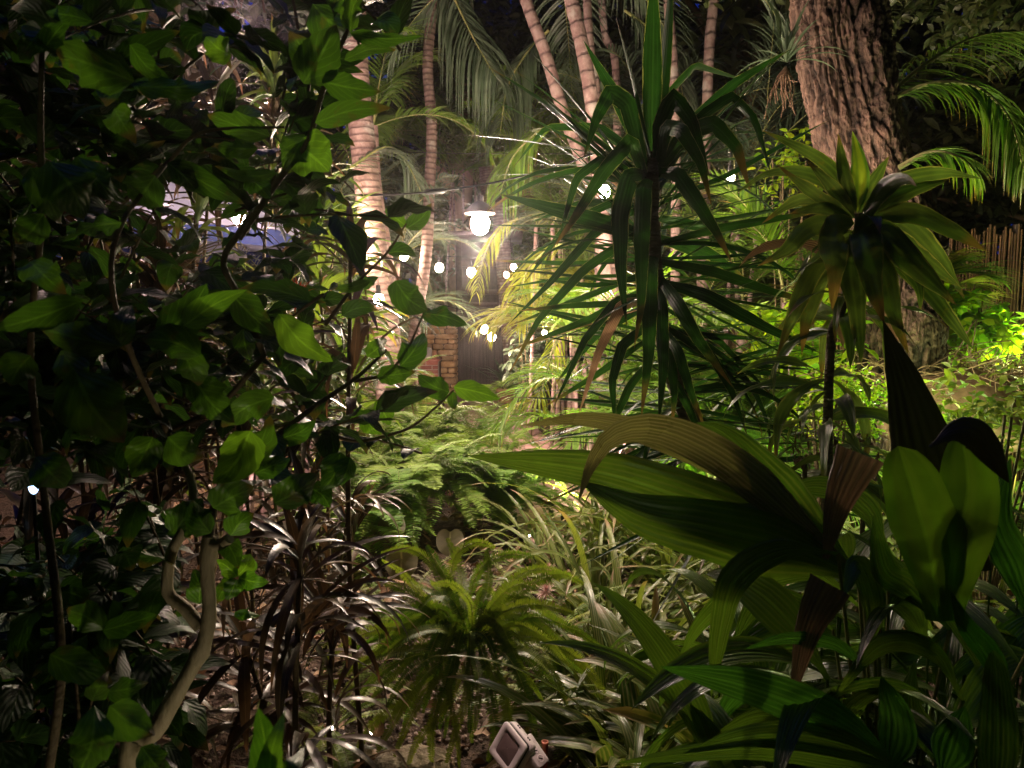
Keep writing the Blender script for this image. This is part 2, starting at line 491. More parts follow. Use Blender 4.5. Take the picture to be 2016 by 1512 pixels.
M['cordy'] = leaf_mat('cordyline_leaf', (0.03, 0.026, 0.014), (0.13, 0.09, 0.06), trans=0.2, rough=0.34, rib=0.3, tip=(0.25, 0.15, 0.09), tcol=(1.3, 1.0, .6, 1))
M['cordy_green'] = leaf_mat('cordyline_green_leaf', (0.05, 0.10, 0.02), (0.16, 0.20, 0.05), trans=0.3, rough=0.36, rib=0.3, tip=(0.25, 0.15, 0.07))
M['palm'] = leaf_mat('palm_leaflet', (0.07, 0.16, 0.02), (0.17, 0.26, 0.035), trans=0.42, rough=0.38, rib=0.25, tip=(0.30, 0.20, 0.06))
M['palm_yellow'] = leaf_mat('yellowish_palm_leaflet', (0.20, 0.26, 0.03), (0.38, 0.36, 0.06), trans=0.42, rough=0.4, rib=0.2, tip=(0.34, 0.20, 0.06))
M['palm_dark'] = leaf_mat('grey_palm_leaflet', (0.05, 0.08, 0.045), (0.11, 0.15, 0.09), trans=0.3, rough=0.42, rib=0.25, tcol=(1, 1.1, .8, 1))
M['fern'] = leaf_mat('fern_pinna', (0.10, 0.20, 0.03), (0.22, 0.30, 0.06), trans=0.38, rough=0.5, rib=0.0, bump=0.05)
M['fern_dark'] = leaf_mat('sword_fern_pinna', (0.075, 0.15, 0.018), (0.27, 0.30, 0.05), trans=0.32, rough=0.45, rib=0.0, bump=0.05)
M['strap'] = leaf_mat('strap_leaf', (0.05, 0.10, 0.012), (0.14, 0.18, 0.035), trans=0.3, rough=0.34, rib=0.2, stripes=4, stripe_c=(0.34, 0.28, 0.16), tip=(0.30, 0.20, 0.12))
M['tree_leaf'] = leaf_mat('tree_leaf', (0.035, 0.06, 0.018), (0.09, 0.10, 0.035), trans=0.3, rough=0.42, rib=0.2, bump=0.0)
M['lime'] = leaf_mat('lime_leaf', (0.16, 0.36, 0.02), (0.42, 0.50, 0.02), trans=0.45, rough=0.4, rib=0.1, bump=0.0)
M['taro'] = leaf_mat('taro_leaf', (0.11, 0.10, 0.06), (0.16, 0.13, 0.08), trans=0.2, rough=0.5, rib=0.4)
M['litter'] = leaf_mat('fallen_leaf', (0.16, 0.08, 0.04), (0.38, 0.24, 0.15), trans=0.1, rough=0.6, rib=0.2, tcol=(1, .8, .6, 1), blotch=(0.07, 0.04, 0.03))
M['red'] = leaf_mat('red_petal', (0.42, 0.05, 0.03), (0.55, 0.14, 0.06), trans=0.3, rough=0.5, rib=0.0, tcol=(1.3, .8, .6, 1))
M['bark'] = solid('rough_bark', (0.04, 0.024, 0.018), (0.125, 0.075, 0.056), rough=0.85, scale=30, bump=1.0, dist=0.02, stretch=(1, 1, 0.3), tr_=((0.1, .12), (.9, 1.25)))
M['stem'] = solid('shrub_stem', (0.32, 0.26, 0.15), (0.50, 0.42, 0.27), rough=0.7, scale=30, bump=0.8, dist=0.006, stretch=(1, 1, .3))
M['twig'] = solid('twig_bark', (0.10, 0.07, 0.035), (0.16, 0.12, 0.06), rough=0.7, scale=40, bump=0.5)
M['green_stem'] = solid('green_stem', (0.16, 0.20, 0.06), (0.28, 0.25, 0.10), rough=0.5, scale=18, bump=0.2)
M['yucca_trunk'] = solid('yucca_trunk', (0.10, 0.08, 0.05), (0.24, 0.18, 0.12), rough=0.8, scale=20, bump=1.0, dist=0.02, stretch=(.6, .6, 2.5))
M['trunk_pink'] = palm_trunk_mat('ringed_palm_trunk', (0.22, 0.13, 0.12), (0.34, 0.24, 0.22), (0.07, 0.045, 0.045), 0.125)
M['trunk_fine'] = palm_trunk_mat('finely_ringed_palm_trunk', (0.17, 0.105, 0.09), (0.29, 0.20, 0.175), (0.09, 0.055, 0.05), 0.055, 0.35)
M['trunk_smooth'] = solid('smooth_branch_bark', (0.42, 0.27, 0.18), (0.28, 0.19, 0.13), rough=0.7, scale=8, bump=0.4)
M['soil'] = solid('garden_soil', (0.045, 0.030, 0.022), (0.13, 0.085, 0.062), rough=0.95, scale=14, bump=1.0, dist=0.03, detail=8)
M['pebble'] = solid('pebble', (0.20, 0.14, 0.12), (0.38, 0.29, 0.25), rough=0.8, scale=30, bump=0.5)
M['paving'] = solid('path_paving', (0.34, 0.20, 0.19), (0.46, 0.30, 0.28), rough=0.8, scale=6, bump=0.5)
M['rock'] = solid('garden_rock', (0.16, 0.13, 0.09), (0.30, 0.24, 0.16), rough=0.85, scale=9, bump=1.0, dist=0.03)
M['stone'] = solid('wall_stone', (0.40, 0.22, 0.11), (0.58, 0.38, 0.22), rough=0.85, scale=8, bump=0.7, dist=0.01)
M['mortar'] = solid('dark_mortar', (0.12, 0.07, 0.045), (0.2, 0.12, 0.08), rough=0.95, scale=20, bump=0.8)
M['brick'] = solid('red_brick', (0.42, 0.13, 0.11), (0.50, 0.20, 0.17), rough=0.85, scale=12, bump=0.5)
M['brick_mortar'] = solid('pale_brick_mortar', (0.55, 0.42, 0.40), (0.62, 0.5, 0.46), rough=0.9, scale=20, bump=0.4)
M['render'] = solid('grey_render', (0.30, 0.27, 0.28), (0.40, 0.35, 0.34), rough=0.85, scale=4, bump=0.3)
M['gate'] = solid('dark_reed', (0.035, 0.022, 0.022), (0.075, 0.05, 0.05), rough=0.5, scale=10, bump=0.4, stretch=(4, 4, .3))
M['wood_dark'] = solid('dark_timber', (0.05, 0.032, 0.03), (0.09, 0.06, 0.055), rough=0.6, scale=10, bump=0.4)
M['reed'] = solid('bamboo_reed', (0.26, 0.14, 0.07), (0.14, 0.08, 0.04), rough=0.55, scale=9, bump=0.3, stretch=(3, 3, .4))
M['black'] = solid('black_rubber', (0.004, 0.004, 0.004), (0.006, 0.006, 0.006), rough=0.5, scale=20, bump=0.1)
M['shade'] = solid('enamel_shade', (0.035, 0.03, 0.026), (0.025, 0.02, 0.018), rough=0.35, scale=10, bump=0.05)
M['white_plastic'] = solid('white_plastic', (0.62, 0.58, 0.55), (0.52, 0.48, 0.45), rough=0.45, scale=18, bump=0.08, dist=0.003)
M['glass_dark'] = solid('dirty_lamp_glass', (0.10, 0.075, 0.07), (0.15, 0.11, 0.10), rough=0.3, scale=16, bump=0.2, dist=0.003)
M['copper'] = solid('copper_pipe', (0.35, 0.10, 0.05), (0.22, 0.07, 0.04), rough=0.4, scale=12, bump=0.2, metal=0.4)
M['canvas'] = solid('pale_canvas', (0.62, 0.64, 0.86), (0.56, 0.58, 0.82), rough=0.8, scale=5, bump=0.2)
M['canvas_blue'] = solid('blue_canvas', (0.014, 0.025, 0.12), (0.01, 0.02, 0.09), rough=0.8, scale=5, bump=0.2)
M['clay'] = solid('terracotta', (0.42, 0.20, 0.13), (0.5, 0.27, 0.18), rough=0.8, scale=9, bump=0.3)
M['brown_flower'] = leaf_mat('withered_flower', (0.10, 0.05, 0.04), (0.22, 0.12, 0.10), trans=0.1, rough=0.7, rib=0.0, tcol=(1, .7, .6, 1))
M['pink_flower'] = leaf_mat('pink_flower', (0.50, 0.28, 0.26), (0.62, 0.42, 0.38), trans=0.3, rough=0.6, rib=0.0, tcol=(1, .8, .8, 1))
M['root'] = solid('dry_roots', (0.14, 0.08, 0.05), (0.26, 0.16, 0.10), rough=0.8, scale=20, bump=0.4)

# ------------------------------------------------------------------ ground
def gh(x, y):
    return 0.05*np.sin(x*1.7+.4)*np.sin(y*1.3)+0.03*np.sin(x*4.1+y*3.2)+0.12*sm(x, 1.2, 2.6)*(1-sm(y, 5, 8))-0.04
g = MB()
xs = np.concatenate([np.linspace(-60, -7, 12), np.linspace(-6.5, 7, 120), np.linspace(8, 60, 12)])
ys = np.concatenate([np.linspace(-20, .2, 8), np.linspace(.4, 16, 150), np.linspace(17, 90, 14)])
X, Y = np.meshgrid(xs, ys)
Z = gh(X, Y)+rng.normal(0, .008, X.shape)*((np.abs(X) < 7) & (Y > 0) & (Y < 16))
g.grid(np.stack([X, Y, Z], -1)[None], np.zeros((1, 1, 1, 2)), np.array([.5]))
tag(g.build('ground', M['soil']), 'dark garden soil under all the plants', 'ground', kind='structure')

# paved path running to the gate
g = MB()
cl = catmull([(0.75, 4.6, 0), (0.28, 7.0, 0), (-.35, 10.0, 0), (-.62, 14.6, 0)], 40)
wd_ = np.array([[-.62, 0, 0], [-.2, 0, 0], [.2, 0, 0], [.62, 0, 0]])
P = cl[:, None]+wd_[None]
P[..., 2] = gh(P[..., 0], P[..., 1])*0.5+0.075
g.grid(P[None], np.zeros((1, 1, 1, 2)), np.array([.5]))
tag(g.build('path', M['paving']), 'pinkish paved path leading to the gate', 'path', kind='structure')

def on_ground(x, y): return float(gh(np.float64(x), np.float64(y)))

# gravel: small stones
def pebbles(name, n, region, r0, r1, mat, label, cat):
    x = rng.uniform(region[0], region[1], n); y = rng.uniform(region[2], region[3], n)
    keep = rng.uniform(0, 1, n) < 0.4+0.6*(np.sin(x*3+1)*np.sin(y*2.3) > -.3)
    x, y = x[keep], y[keep]; n = len(x)
    r = rng.uniform(r0, r1, n)
    la = np.array([0.02, .8, 1.6, 2.4]); lo = np.linspace(0, 2*PI, 6, endpoint=False)
    S = np.stack([np.sin(la)[:, None]*np.cos(lo), np.sin(la)[:, None]*np.sin(lo), np.cos(la)[:, None]*np.ones(6)], -1)
    J = S[None]*(1+rng.normal(0, .16, (n, 4, 6, 1)))*r[:, None, None, None]*np.stack([np.ones(n), rng.uniform(.6, 1, n), rng.uniform(.4, .8, n)], -1)[:, None, None]
    a = rng.uniform(0, 2*PI, n); c, s = np.cos(a)[:, None, None], np.sin(a)[:, None, None]
    J = np.stack([J[..., 0]*c-J[..., 1]*s, J[..., 0]*s+J[..., 1]*c, J[..., 2]], -1)
    J = J+np.stack([x, y, gh(x, y)+r*.3], -1)[:, None, None]
    m = MB(); m.grid(J, np.zeros((1, 1, 1, 2)), rng.uniform(0, 1, n), closed=True)
    return tag(m.build(name, mat), label, cat, kind='stuff')
pebbles('gravel', 15000, (-2.6, 0.5, 1.0, 4.4), .005, .014, M['pebble'], 'small brown gravel on the ground below the dark shrub', 'gravel')

# leaf litter
n = 5200
x = rng.uniform(-3.4, 3.6, n); y = 1.0+rng.uniform(0, 1, n)**1.3*9
m = MB()
blades(m, np.stack([x, y, gh(x, y)+rng.uniform(.01, .05, n)], -1), rng.uniform(0, 2*PI, n), rng.normal(.1, .25, n), rng.uniform(.05, .15, n), rng.uniform(.025, .06, n),
       rng.normal(.2, .5, n), roll=rng.normal(0, .5, n), fold=.4, kind='ovate', N=5, M=3, wave=.3)
tag(m.build('leaf_litter', M['litter']), 'brown fallen leaves scattered over the soil', 'leaf litter', kind='stuff')

# rocks near the bottom edge
for i, (px, py, d, r, lab) in enumerate([
    (812, 1500, 2.35, .10, 'flat mossy rock at the bottom edge left of the white flood light'),
    (690, 1470, 2.45, .07, 'small dark rock left of the flat mossy rock'),
    (60, 1495, 2.3, .09, 'tan rock in the lower left corner'),
    (1500, 1130, 3.4, .08, 'grey rock behind the long arching leaves')]):
    p = at(px, py, d); p[2] = on_ground(p[0], p[1])+r*.25
    m = MB(); m.ball(p, r, 24, squash=(1.4, 1, .55), noise=.07)
    tag(m.build('rock', M['rock'], base=p), lab, 'rock')

# ------------------------------------------------------------------ structures at the back
DG = 14.5
# reed gate
p0 = at(900, 785, DG); p1 = at(992, 785, DG); top = at(945, 612, DG)[2]
zb = on_ground(p0[0], DG)
t = thing('reed_gate', 'dark brown vertical reed gate right of the stone pillar', 'gate', ((p0[0]+p1[0])/2, DG, zb))
m = MB(); nn = 44
for i in range(nn):
    x_ = p0[0]+(p1[0]-p0[0])*(i+.5)/nn
    m.tube([(x_, DG+rng.normal(0, .003), zb+.02), (x_, DG+rng.normal(0, .003), top+rng.uniform(-.02, .02))], (p1[0]-p0[0])/nn*.52, 6, T=rng.uniform(0, 1))
m.build('reed_panel', M['gate'], t)
for zz in (zb+.25, (zb+top)/2, top-.15):
    m = MB(); m.box(((p0[0]+p1[0])/2, DG+.05, zz), (p1[0]-p0[0]+.04, .05, .09)); m.build('rail', M['wood_dark'], t)
# dark timber hut wall behind the gate
q0, q1 = at(905, 785, DG+.8), at(1000, 785, DG+.8); qt = at(950, 470, DG+.8)[2]
t = thing('timber_porch', 'dark timber porch with a beam and a shaded opening above the reed gate', 'porch', ((q0[0]+q1[0])/2, DG+.8, zb))
m = MB(); m.box(((q0[0]+q1[0])/2, DG+1.6, (zb+qt)/2), (q1[0]-q0[0]+.2, .08, qt-zb)); m.build('back_wall', M['wood_dark'], t)
for x_ in (q0[0], q1[0]):
    m = MB(); m.box((x_, DG+.8, (zb+qt)/2), (.12, .12, qt-zb)); m.build('post', M['wood_dark'], t)
for py_ in (575, 600, 520):
    zz = at(950, py_, DG+.8)[2]
    m = MB(); m.box(((q0[0]+q1[0])/2, DG+.72, zz), (q1[0]-q0[0]-.13, .10, .10), T=1.0); m.build('beam', M['wood_dark'], t)
m = MB(); m.box(((q0[0]+q1[0])/2, DG+1.2, qt+.06), (q1[0]-q0[0]+.6, 1.6, .1)); m.build('roof', M['wood_dark'], t)

# stone pillar of flat stones
def stone_block(mb, c, s, T):
    la = np.linspace(0.001, PI-.001, 7); lo = np.linspace(0, 2*PI, 10, endpoint=False)
    f = lambda v: np.sign(v)*np.abs(v)**.45
    P = np.stack([f(np.sin(la)[:, None]*np.cos(lo)), f(np.sin(la)[:, None]*np.sin(lo)), f(np.cos(la)[:, None]*np.ones(10))], -1)
    P = P*(1+rng.normal(0, .06, P.shape))*np.array(s)/2+np.array(c)
    mb.grid(P[None], np.zeros((1, 1, 1, 2)), np.array([T]), closed=True)
def stone_wall(name, px0, px1, pyt, d, th, label, cat):
    a, b = at(px0, 780, d), at(px1, 780, d); zt = at(px0, pyt, d)[2]; z0 = on_ground(a[0], d)-.02
    t = thing(name, label, cat, ((a[0]+b[0])/2, d, z0))
    c = MB(); c.box(((a[0]+b[0])/2, d, (z0+zt)/2), (b[0]-a[0]-.07, th-.07, zt-z0-.03)); c.build('mortar', M['mortar'], t)
    m = MB(); z = z0
    while z < zt-.04:
        h = rng.uniform(.06, .13); h = min(h, zt-z)
        for (ax, fx, lo, hi) in ((0, d-th/2+.02, a[0], b[0]), (1, a[0]+.02, d-th/2, d+th/2), (1, b[0]-.02, d-th/2, d+th/2)):
            x_ = lo
            while x_ < hi-.03:
                w = min(rng.uniform(.14, .34), hi-x_)
                if hi-x_-w < .08: w = hi-x_
                cc = (x_+w/2, fx+rng.uniform(-.015, .01), z+h/2) if ax == 0 else (fx, x_+w/2, z+h/2)
                ss = (w*.95, .1, h*.92) if ax == 0 else (.1, w*.95, h*.92)
                stone_block(m, cc, ss, rng.uniform(0, 1)); x_ += w
        z += h
    m.build('stonework', M['stone'], t, smooth=True)
    return t
stone_wall('stone_pillar', 838, 898, 640, 14.2, .5, 'ochre stacked stone pillar left of the dark reed gate', 'pillar')
stone_wall('stone_wall', 745, 838, 612, 14.9, .4, 'low pale stone wall behind the brick counter', 'wall')
# brick counter
a, b = at(818, 780, 12.6), at(862, 780, 12.6); zt = at(840, 712, 12.6)[2]; z0 = on_ground(a[0], 12.6)
t = thing('brick_counter', 'small red brick counter in front of the stone pillar', 'counter', ((a[0]+b[0])/2, 12.9, z0))
m = MB(); m.box(((a[0]+b[0])/2-.35, 12.95, (z0+zt)/2), (b[0]-a[0]+.68, .68, zt-z0)); m.build('mortar', M['brick_mortar'], t)
m = MB(); z = z0+.01; r_ = 0
while z < zt-.02:
    x_ = b[0]; 
    k = 0
    while x_ > a[0]-.65:
        w = .21 if (k or r_ % 2) else .105
        m.box((x_-w/2+.01, 12.61, z+.034), (w-.012, .04, .062), T=rng.uniform(0, 1)); x_ -= w; k += 1
    z += .075; r_ += 1
m.build('brickwork', M['brick'], t, smooth=False)
m = MB(); m.box(((a[0]+b[0])/2-.35, 12.95, zt+.02), (b[0]-a[0]+.72, .74, .04)); m.build('slab', M['brick'], t)
c = at(842, 700, 12.85); 
t = thing('metal_canister', 'grey metal canister standing on the brick counter', 'canister', (c[0], c[1], zt+.042))
m = MB(); m.tube([(c[0], c[1], zt+.042), (c[0], c[1], zt+.2), (c[0], c[1], zt+.22), (c[0], c[1], zt+.24)], [.075, .075, .06, .04], 20); m.build('body', M['render'], t)
m = MB(); m.tube([(c[0]+.02, c[1]-.05, zt+.2), (c[0]+.07, c[1]-.06, zt+.22), (c[0]+.07, c[1]-.06, zt+.16)], .008, 8); m.build('spout', M['white_plastic'], t)
c2 = at(856, 704, 12.8)
t = thing('terracotta_jar', 'small brown clay jar beside the grey canister', 'jar', (c2[0], c2[1], zt+.042))
m = MB(); m.tube([(c2[0], c2[1], zt+.042), (c2[0], c2[1], zt+.07), (c2[0], c2[1], zt+.12), (c2[0], c2[1], zt+.15)], [.03, .045, .045, .03], 16); m.build('body', M['clay'], t)
m = MB(); m.tube([(c2[0], c2[1], zt+.151), (c2[0], c2[1], zt+.17)], [.034, .034], 16); m.build('lid', M['clay'], t)
# garden wall of pale render further left
a, b = at(560, 780, 15.6), at(760, 780, 15.6); z0 = on_ground(a[0], 15.6)
t = thing('garden_wall', 'pale grey rendered wall behind the left palm trunks', 'wall', ((a[0]+b[0])/2, 15.6, z0))
m = MB(); m.box(((a[0]+b[0])/2, 15.6, z0+1.1), (b[0]-a[0], .2, 2.2)); m.build('wall', M['render'], t)
m = MB(); m.box(((a[0]+b[0])/2, 15.6, z0+2.24), (b[0]-a[0]+.1, .3, .07)); m.build('coping', M['render'], t)
# terracotta pot by the gate
c = at(996, 775, 12.5); z0 = on_ground(c[0], 12.5)
t = thing('plant_pot', 'pale terracotta pot at the foot of the reed gate', 'plant pot', (c[0], 12.5, z0))
m = MB(); m.tube([(c[0], 12.5, z0), (c[0], 12.5, z0+.26), (c[0], 12.5, z0+.261), (c[0], 12.5, z0+.31)], [.11, .16, .18, .18], 24); m.build('pot', M['clay'], t)
m = MB(); k = 46
blades(m, np.array([[c[0], 12.5, z0+.3]])+rng.normal(0, .04, (k, 3)), rng.uniform(0, 2*PI, k), rng.uniform(.2, 1.4, k), rng.uniform(.4, .9, k), .07, rng.uniform(.4, 1.6, k), kind='lance', N=6)
m.build('foliage', M['palm_dark'], t)

# reed fence on the right
def reed_fence(name, A, B, zt, label):
    A = np.array(A); B = np.array(B); Lw = np.linalg.norm(B-A); dv = (B-A)/Lw; nv = np.array([dv[1], -dv[0], 0])
    z0 = on_ground(*((A+B)/2)[:2])-.05
    t = thing(name, label, 'fence', ((A+B)/2)[:2].tolist()+[z0])
    m = MB(); n = int(Lw/.022)
    for i in range(n):
        c = A+dv*(i+.5)*Lw/n+nv*rng.normal(0, .004)
        h = zt+rng.uniform(-.05, .05)
        m.tube([(c[0], c[1], z0), (c[0]+rng.normal(0, .006), c[1], h)], rng.uniform(.006, .0105), 6, T=rng.uniform(0, 1))
    m.build('reed_panel', M['reed'], t)
    for zz in (.35, .62, .9):
        h = z0+(zt-z0)*zz; c = (A+B)/2-nv*.018
        m = MB(); m.box((c[0], c[1], h), (Lw, .008, .012), rot=math.atan2(dv[1], dv[0])); m.build('wire', M['black'], t)
    for f_ in (0.02, .5, .98):
        c = A+dv*Lw*f_-nv*.06
        m = MB(); m.tube([(c[0], c[1], z0), (c[0], c[1], zt+.04)], .035, 10); m.build('post', M['wood_dark'], t)
reed_fence('reed_fence', (2.62, 6.85, 0), (5.6, 5.2, 0), 2.22, 'brown bamboo reed fence behind the rough trunk on the right')

# patio umbrella left
c = at(330, 335, 7.4); R_ = 1.5; zr = at(600, 470, 7.4)[2]
t = thing('patio_umbrella', 'pale lavender patio umbrella with blue valance behind the dark shrub', 'umbrella', (c[0], c[1], on_ground(c[0], c[1])))
m = MB()
a = np.arange(8)/8*2*PI+.2
aa = np.linspace(0, 2*PI, 65)+.2
rr_ = np.linspace(0.02, 1, 9)
rad = np.cos(PI/8)/np.cos(((aa-.2) % (PI/4))-PI/8)
P = np.stack([c[0]+R_*rr_[:, None]*rad*np.cos(aa), c[1]+R_*rr_[:, None]*rad*np.sin(aa), c[2]+(zr-c[2])*rr_[:, None]**1.08-.10*np.sin(PI*rr_[:, None])*(1-rad)*8-.012*np.sin(aa*16)*rr_[:, None]], -1)
m.grid(P[None], np.zeros((1, 1, 1, 2)), np.array([.5])); cano = m.build('canopy', M['canvas'], t)
m = MB(); Q = np.stack([P[-1], P[-1]-np.array([0, 0, .14])-0*P[-1]], 0); Q[1, :, 2] += .012*np.sin(aa*24); m.grid((Q+np.array([0, 0, -.004]))[None], np.zeros((1, 1, 1, 2)), np.array([.5])); m.build('valance', M['canvas_blue'], t)
m = MB(); m.tube([(c[0], c[1], on_ground(c[0], c[1])), (c[0], c[1], c[2]+.06)], .024, 12); m.build('pole', M['wood_dark'], t)
m = MB()
for k in range(8): m.tube(P[:, k*8]+np.array([0, 0, .004]), .006, 5, cap=False)
m.build('seams', M['canvas_blue'], t)
m = MB(); m.ball((c[0], c[1], c[2]+.05), .03, 12, squash=(1, 1, 1.6)); m.build('finial', M['wood_dark'], t)
for q in a:
    m = MB(); m.tube([(c[0], c[1], c[2]-.06), (c[0]+R_*.98*math.cos(q), c[1]+R_*.98*math.sin(q), zr-.02)], .008, 6); m.build('rib', M['wood_dark'], t)

# ------------------------------------------------------------------ string lights
BULB_R = 0.034
emats = {}
def bulb(px, py, d, power, label, r=.045, col=WARM, drop=0.07, sway=0.0, group='string light bulbs'):
    p = at(px, py, d)
    key = (round(power), round(r, 4), col)
    if key not in emats:
        emats[key] = emit('lit_bulb', col, power/(PI*4*PI*r*r))
    t = thing('light_bulb', label, 'light bulb', p, group)
    m = MB(); m.ball(p, r, 16, squash=(1, 1, 1.2)); m.build('glass', emats[key], t)
    m = MB(); m.tube([p+np.array([0, 0, r*1.0]), p+np.array([0, 0, r*1.3]), p+np.array([0, 0, r*2.6])], [r*.55, r*.5, r*.42], 10); m.build('socket', M['black'], t)
    if drop > 0:
        m = MB(); m.tube([p+np.array([0, 0, r*2.6]), p+np.array([sway, 0, r*2.6+drop])], .003, 5); m.build('wire', M['black'], t)
    return p
def cable(pts, r, label, mat='black', d_connect=None):
    P = catmull([at(*q) for q in pts], 60)
    t = thing('light_cable', label, 'cable', P[0])
    m = MB(); m.tube(P, r, 6); m.build('cable', M[mat], t)
    return t, P
t, P = cable([(150, 385, 4.6), (430, 378, 4.3), (740, 384, 4.1), (935, 366, 4.0), (1090, 330, 3.9), (1200, 290, 3.8)], .0055, 'thick black light cable sagging across the garden')
cc = at(857, 377, 4.03)
m = MB(); m.tube([cc-np.array([.06, 0, .004]), cc-np.array([.045, 0, .003]), cc+np.array([.045, 0, .003]), cc+np.array([.06, 0, .006])], [.008, .015, .015, .008], 10); m.build('connector', M['black'], t)
# shaded pendant
pb_ = at(945, 436, 4.0)
t = thing('pendant_lamp', 'large glowing bulb under a dark enamel shade hanging from the thick cable', 'lamp', pb_)
m = MB(); 
prof_ = [(0.012, .115), (.024, .108), (.045, .095), (.066, .075), (.080, .052), (.083, .046), (.080, .046), (.07, .06), (.04, .085)]
la_ = np.linspace(0, 2*PI, 40, endpoint=False)
Pm = np.array([[(pb_[0]+r*math.cos(q), pb_[1]+r*math.sin(q), pb_[2]+z-.005) for q in la_] for r, z in prof_])
m.grid(Pm[None], np.zeros((1, 1, 1, 2)), np.array([.5]), closed=True); m.build('lamp_shade', M['shade'], t)
m = MB(); m.tube([pb_+np.array([0, 0, .05]), pb_+np.array([0, 0, .135])], [.022, .018], 12); m.build('socket', M['black'], t)
m = MB(); m.tube([pb_+np.array([0, 0, .135]), at(937, 366, 4.0)], .004, 6); m.build('wire', M['black'], t)
m = MB(); m.ball(pb_-np.array([0, 0, .012]), .05, 20, squash=(1, 1, 1.2)); m.build('glass', emit('pendant_glass', PINK, 75/(PI*4*PI*.05**2)), t)

cable([(560, 500, 9.5), (745, 566, 9.0), (870, 600, 8.8), (968, 621, 8.7), (1090, 624, 8.6), (1200, 600, 8.5)], .005, 'thin wire holding two bulbs in front of the reed gate')
cable([(660, 296, 7.5), (900, 302, 7.3), (1180, 303, 7.0)], .004, 'highest thin wire between the palm trunks')
cable([(880, 505, 8.0), (1010, 508, 7.8), (1110, 500, 7.5)], .004, 'short wire in front of the dark porch')
bulb(953, 648, 8.7, 70, 'left one of the two glowing bulbs in front of the reed gate')
bulb(968, 663, 8.5, 70, 'right and lower one of the two glowing bulbs in front of the reed gate', sway=.02, drop=.14)
bulb(745, 590, 6.0, 18, 'glowing bulb in front of the thick left palm trunk near its foot')
bulb(470, 428, 5.2, 75, 'glowing bulb in front of the pale umbrella')
bulb(685, 441, 6.2, 40, 'small bulb left of the thick left palm trunk, the upper of two')
bulb(699, 490, 6.4, 30, 'small bulb left of the thick left palm trunk, the lower of two')
bulb(795, 503, 7.5, 30, 'tiny bulb right of the thick left palm trunk')
bulb(865, 527, 8.5, 25, 'tiny bulb above the stone pillar')
bulb(928, 536, 8.0, 30, 'small bulb behind the yellow hanging frond tip')
bulb(997, 541, 7.8, 16, 'small bulb right of the dark porch, the lower left of two', r=.026)
bulb(1011, 526, 7.6, 16, 'small bulb right of the dark porch, the upper right of two', r=.03)
bulb(1190, 377, 5.2, 50, 'glowing bulb half hidden behind the sword leaved tree', r=.04)
bulb(1216, 437, 5.4, 25, 'bulb behind the folded leaves of the sword leaved tree')
bulb(1437, 349, 4.3, 15, 'glowing bulb between the sword leaves and the rough trunk', r=.026)
bulb(1658, 338, 4.0, 8, 'tiny bulb in front of the rough trunk', r=.012)
bulb(1072, 655, 6.0, 20, 'tiny bulb seen through the bright palm fronds', r=.02)

# cool light at far left
p = at(66, 957, 1.75)
t = thing('garden_lantern', 'small cool white lantern glowing in the dark at the left edge', 'lantern', (p[0], p[1], on_ground(p[0], p[1])))
m = MB(); m.ball(p, .014, 16, squash=(.8, .8, 1.4)); m.build('glass', emit('cool_lantern', (.45, .68, 1.0), 6), t)
m = MB(); m.tube([(p[0], p[1], on_ground(p[0], p[1])), p-np.array([0, 0, .02])], .005, 8); m.build('stake', M['black'], t)
m = MB(); m.tube([p+np.array([0, 0, .021]), p+np.array([0, 0, .03])], [.024, .008], 14); m.build('cap', M['black'], t)
# little ground lights
for px, py, d, lab in [(652, 1434, 2.6, 'tiny white ground light at the lower left, left of its twin'), (731, 1441, 2.55, 'tiny white ground light at the left foot of the drooping sword fern'),
                       (1062, 1335, 2.75, 'tiny white ground light under the right side of the drooping sword fern'), (1042, 1055, 4.3, 'tiny white light between the upright strap leaves')]:
    p = at(px, py, d)
    t = thing('ground_light', lab, 'garden light', p, 'tiny garden lights')
    m = MB(); m.ball(p, .008 if px < 800 else .005, 10); m.build('glass', emit('ground_light_glass', (1, .9, .8), 60), t)
    m = MB(); m.tube([p-np.array([0, 0, .05]), p-np.array([0, 0, .009])], .004, 6); m.build('spike', M['black'], t)

# garden flood lights hidden among the plants (each spotlight has its fitting; the bare lamps have none)
def garden_spot(px, d, target, watts, col, label, size=2.0, h=.18, x=None, blend=.6, rad=.05):
    x = gx(px, d) if x is None else x
    z0 = on_ground(x, d)
    b = np.array([x, d, z0]); tgt = np.array(target, float)
    t = thing('garden_spotlight', label, 'spotlight', b)
    q = b+np.array([0, 0, h]); dv = norm(tgt-q)
    m = MB(); m.tube([q-dv*.07, q-dv*.05, q+dv*.0, q+dv*.01], [.02, .045, .05, .05], 16, cap=False); m.build('housing', M['black'], t)
    m = MB(); m.tube([b-np.array([0, 0, .05]), q-dv*.06], .009, 8); m.build('spike', M['black'], t)
    L = bpy.data.lights.new('spot', 'SPOT'); L.energy = watts; L.color = col; L.spot_size = size; L.spot_blend = blend; L.shadow_soft_size = rad
    o = bpy.data.objects.new('lamp', L); sc.collection.objects.link(o)
    from mathutils import Vector
    o.rotation_euler = Vector(-dv).to_track_quat('Z', 'Y').to_euler()
    o.location = tuple(q+dv*.03-b); o.parent = t
def lamp(name, loc, watts, col, rad=.06):
    L = bpy.data.lights.new(name, 'POINT'); L.energy = watts; L.color = col; L.shadow_soft_size = rad
    o = bpy.data.objects.new(name, L); sc.collection.objects.link(o); o.location = loc
garden_spot(1905, 3.8, (2.75, 4.1, 3.0), 150, GREENY, 'spotlight under the bright arching palm frond')
lamp('bush_lamp', (1.95, 3.7, .95), 26, (.8, 1, .36), .05)
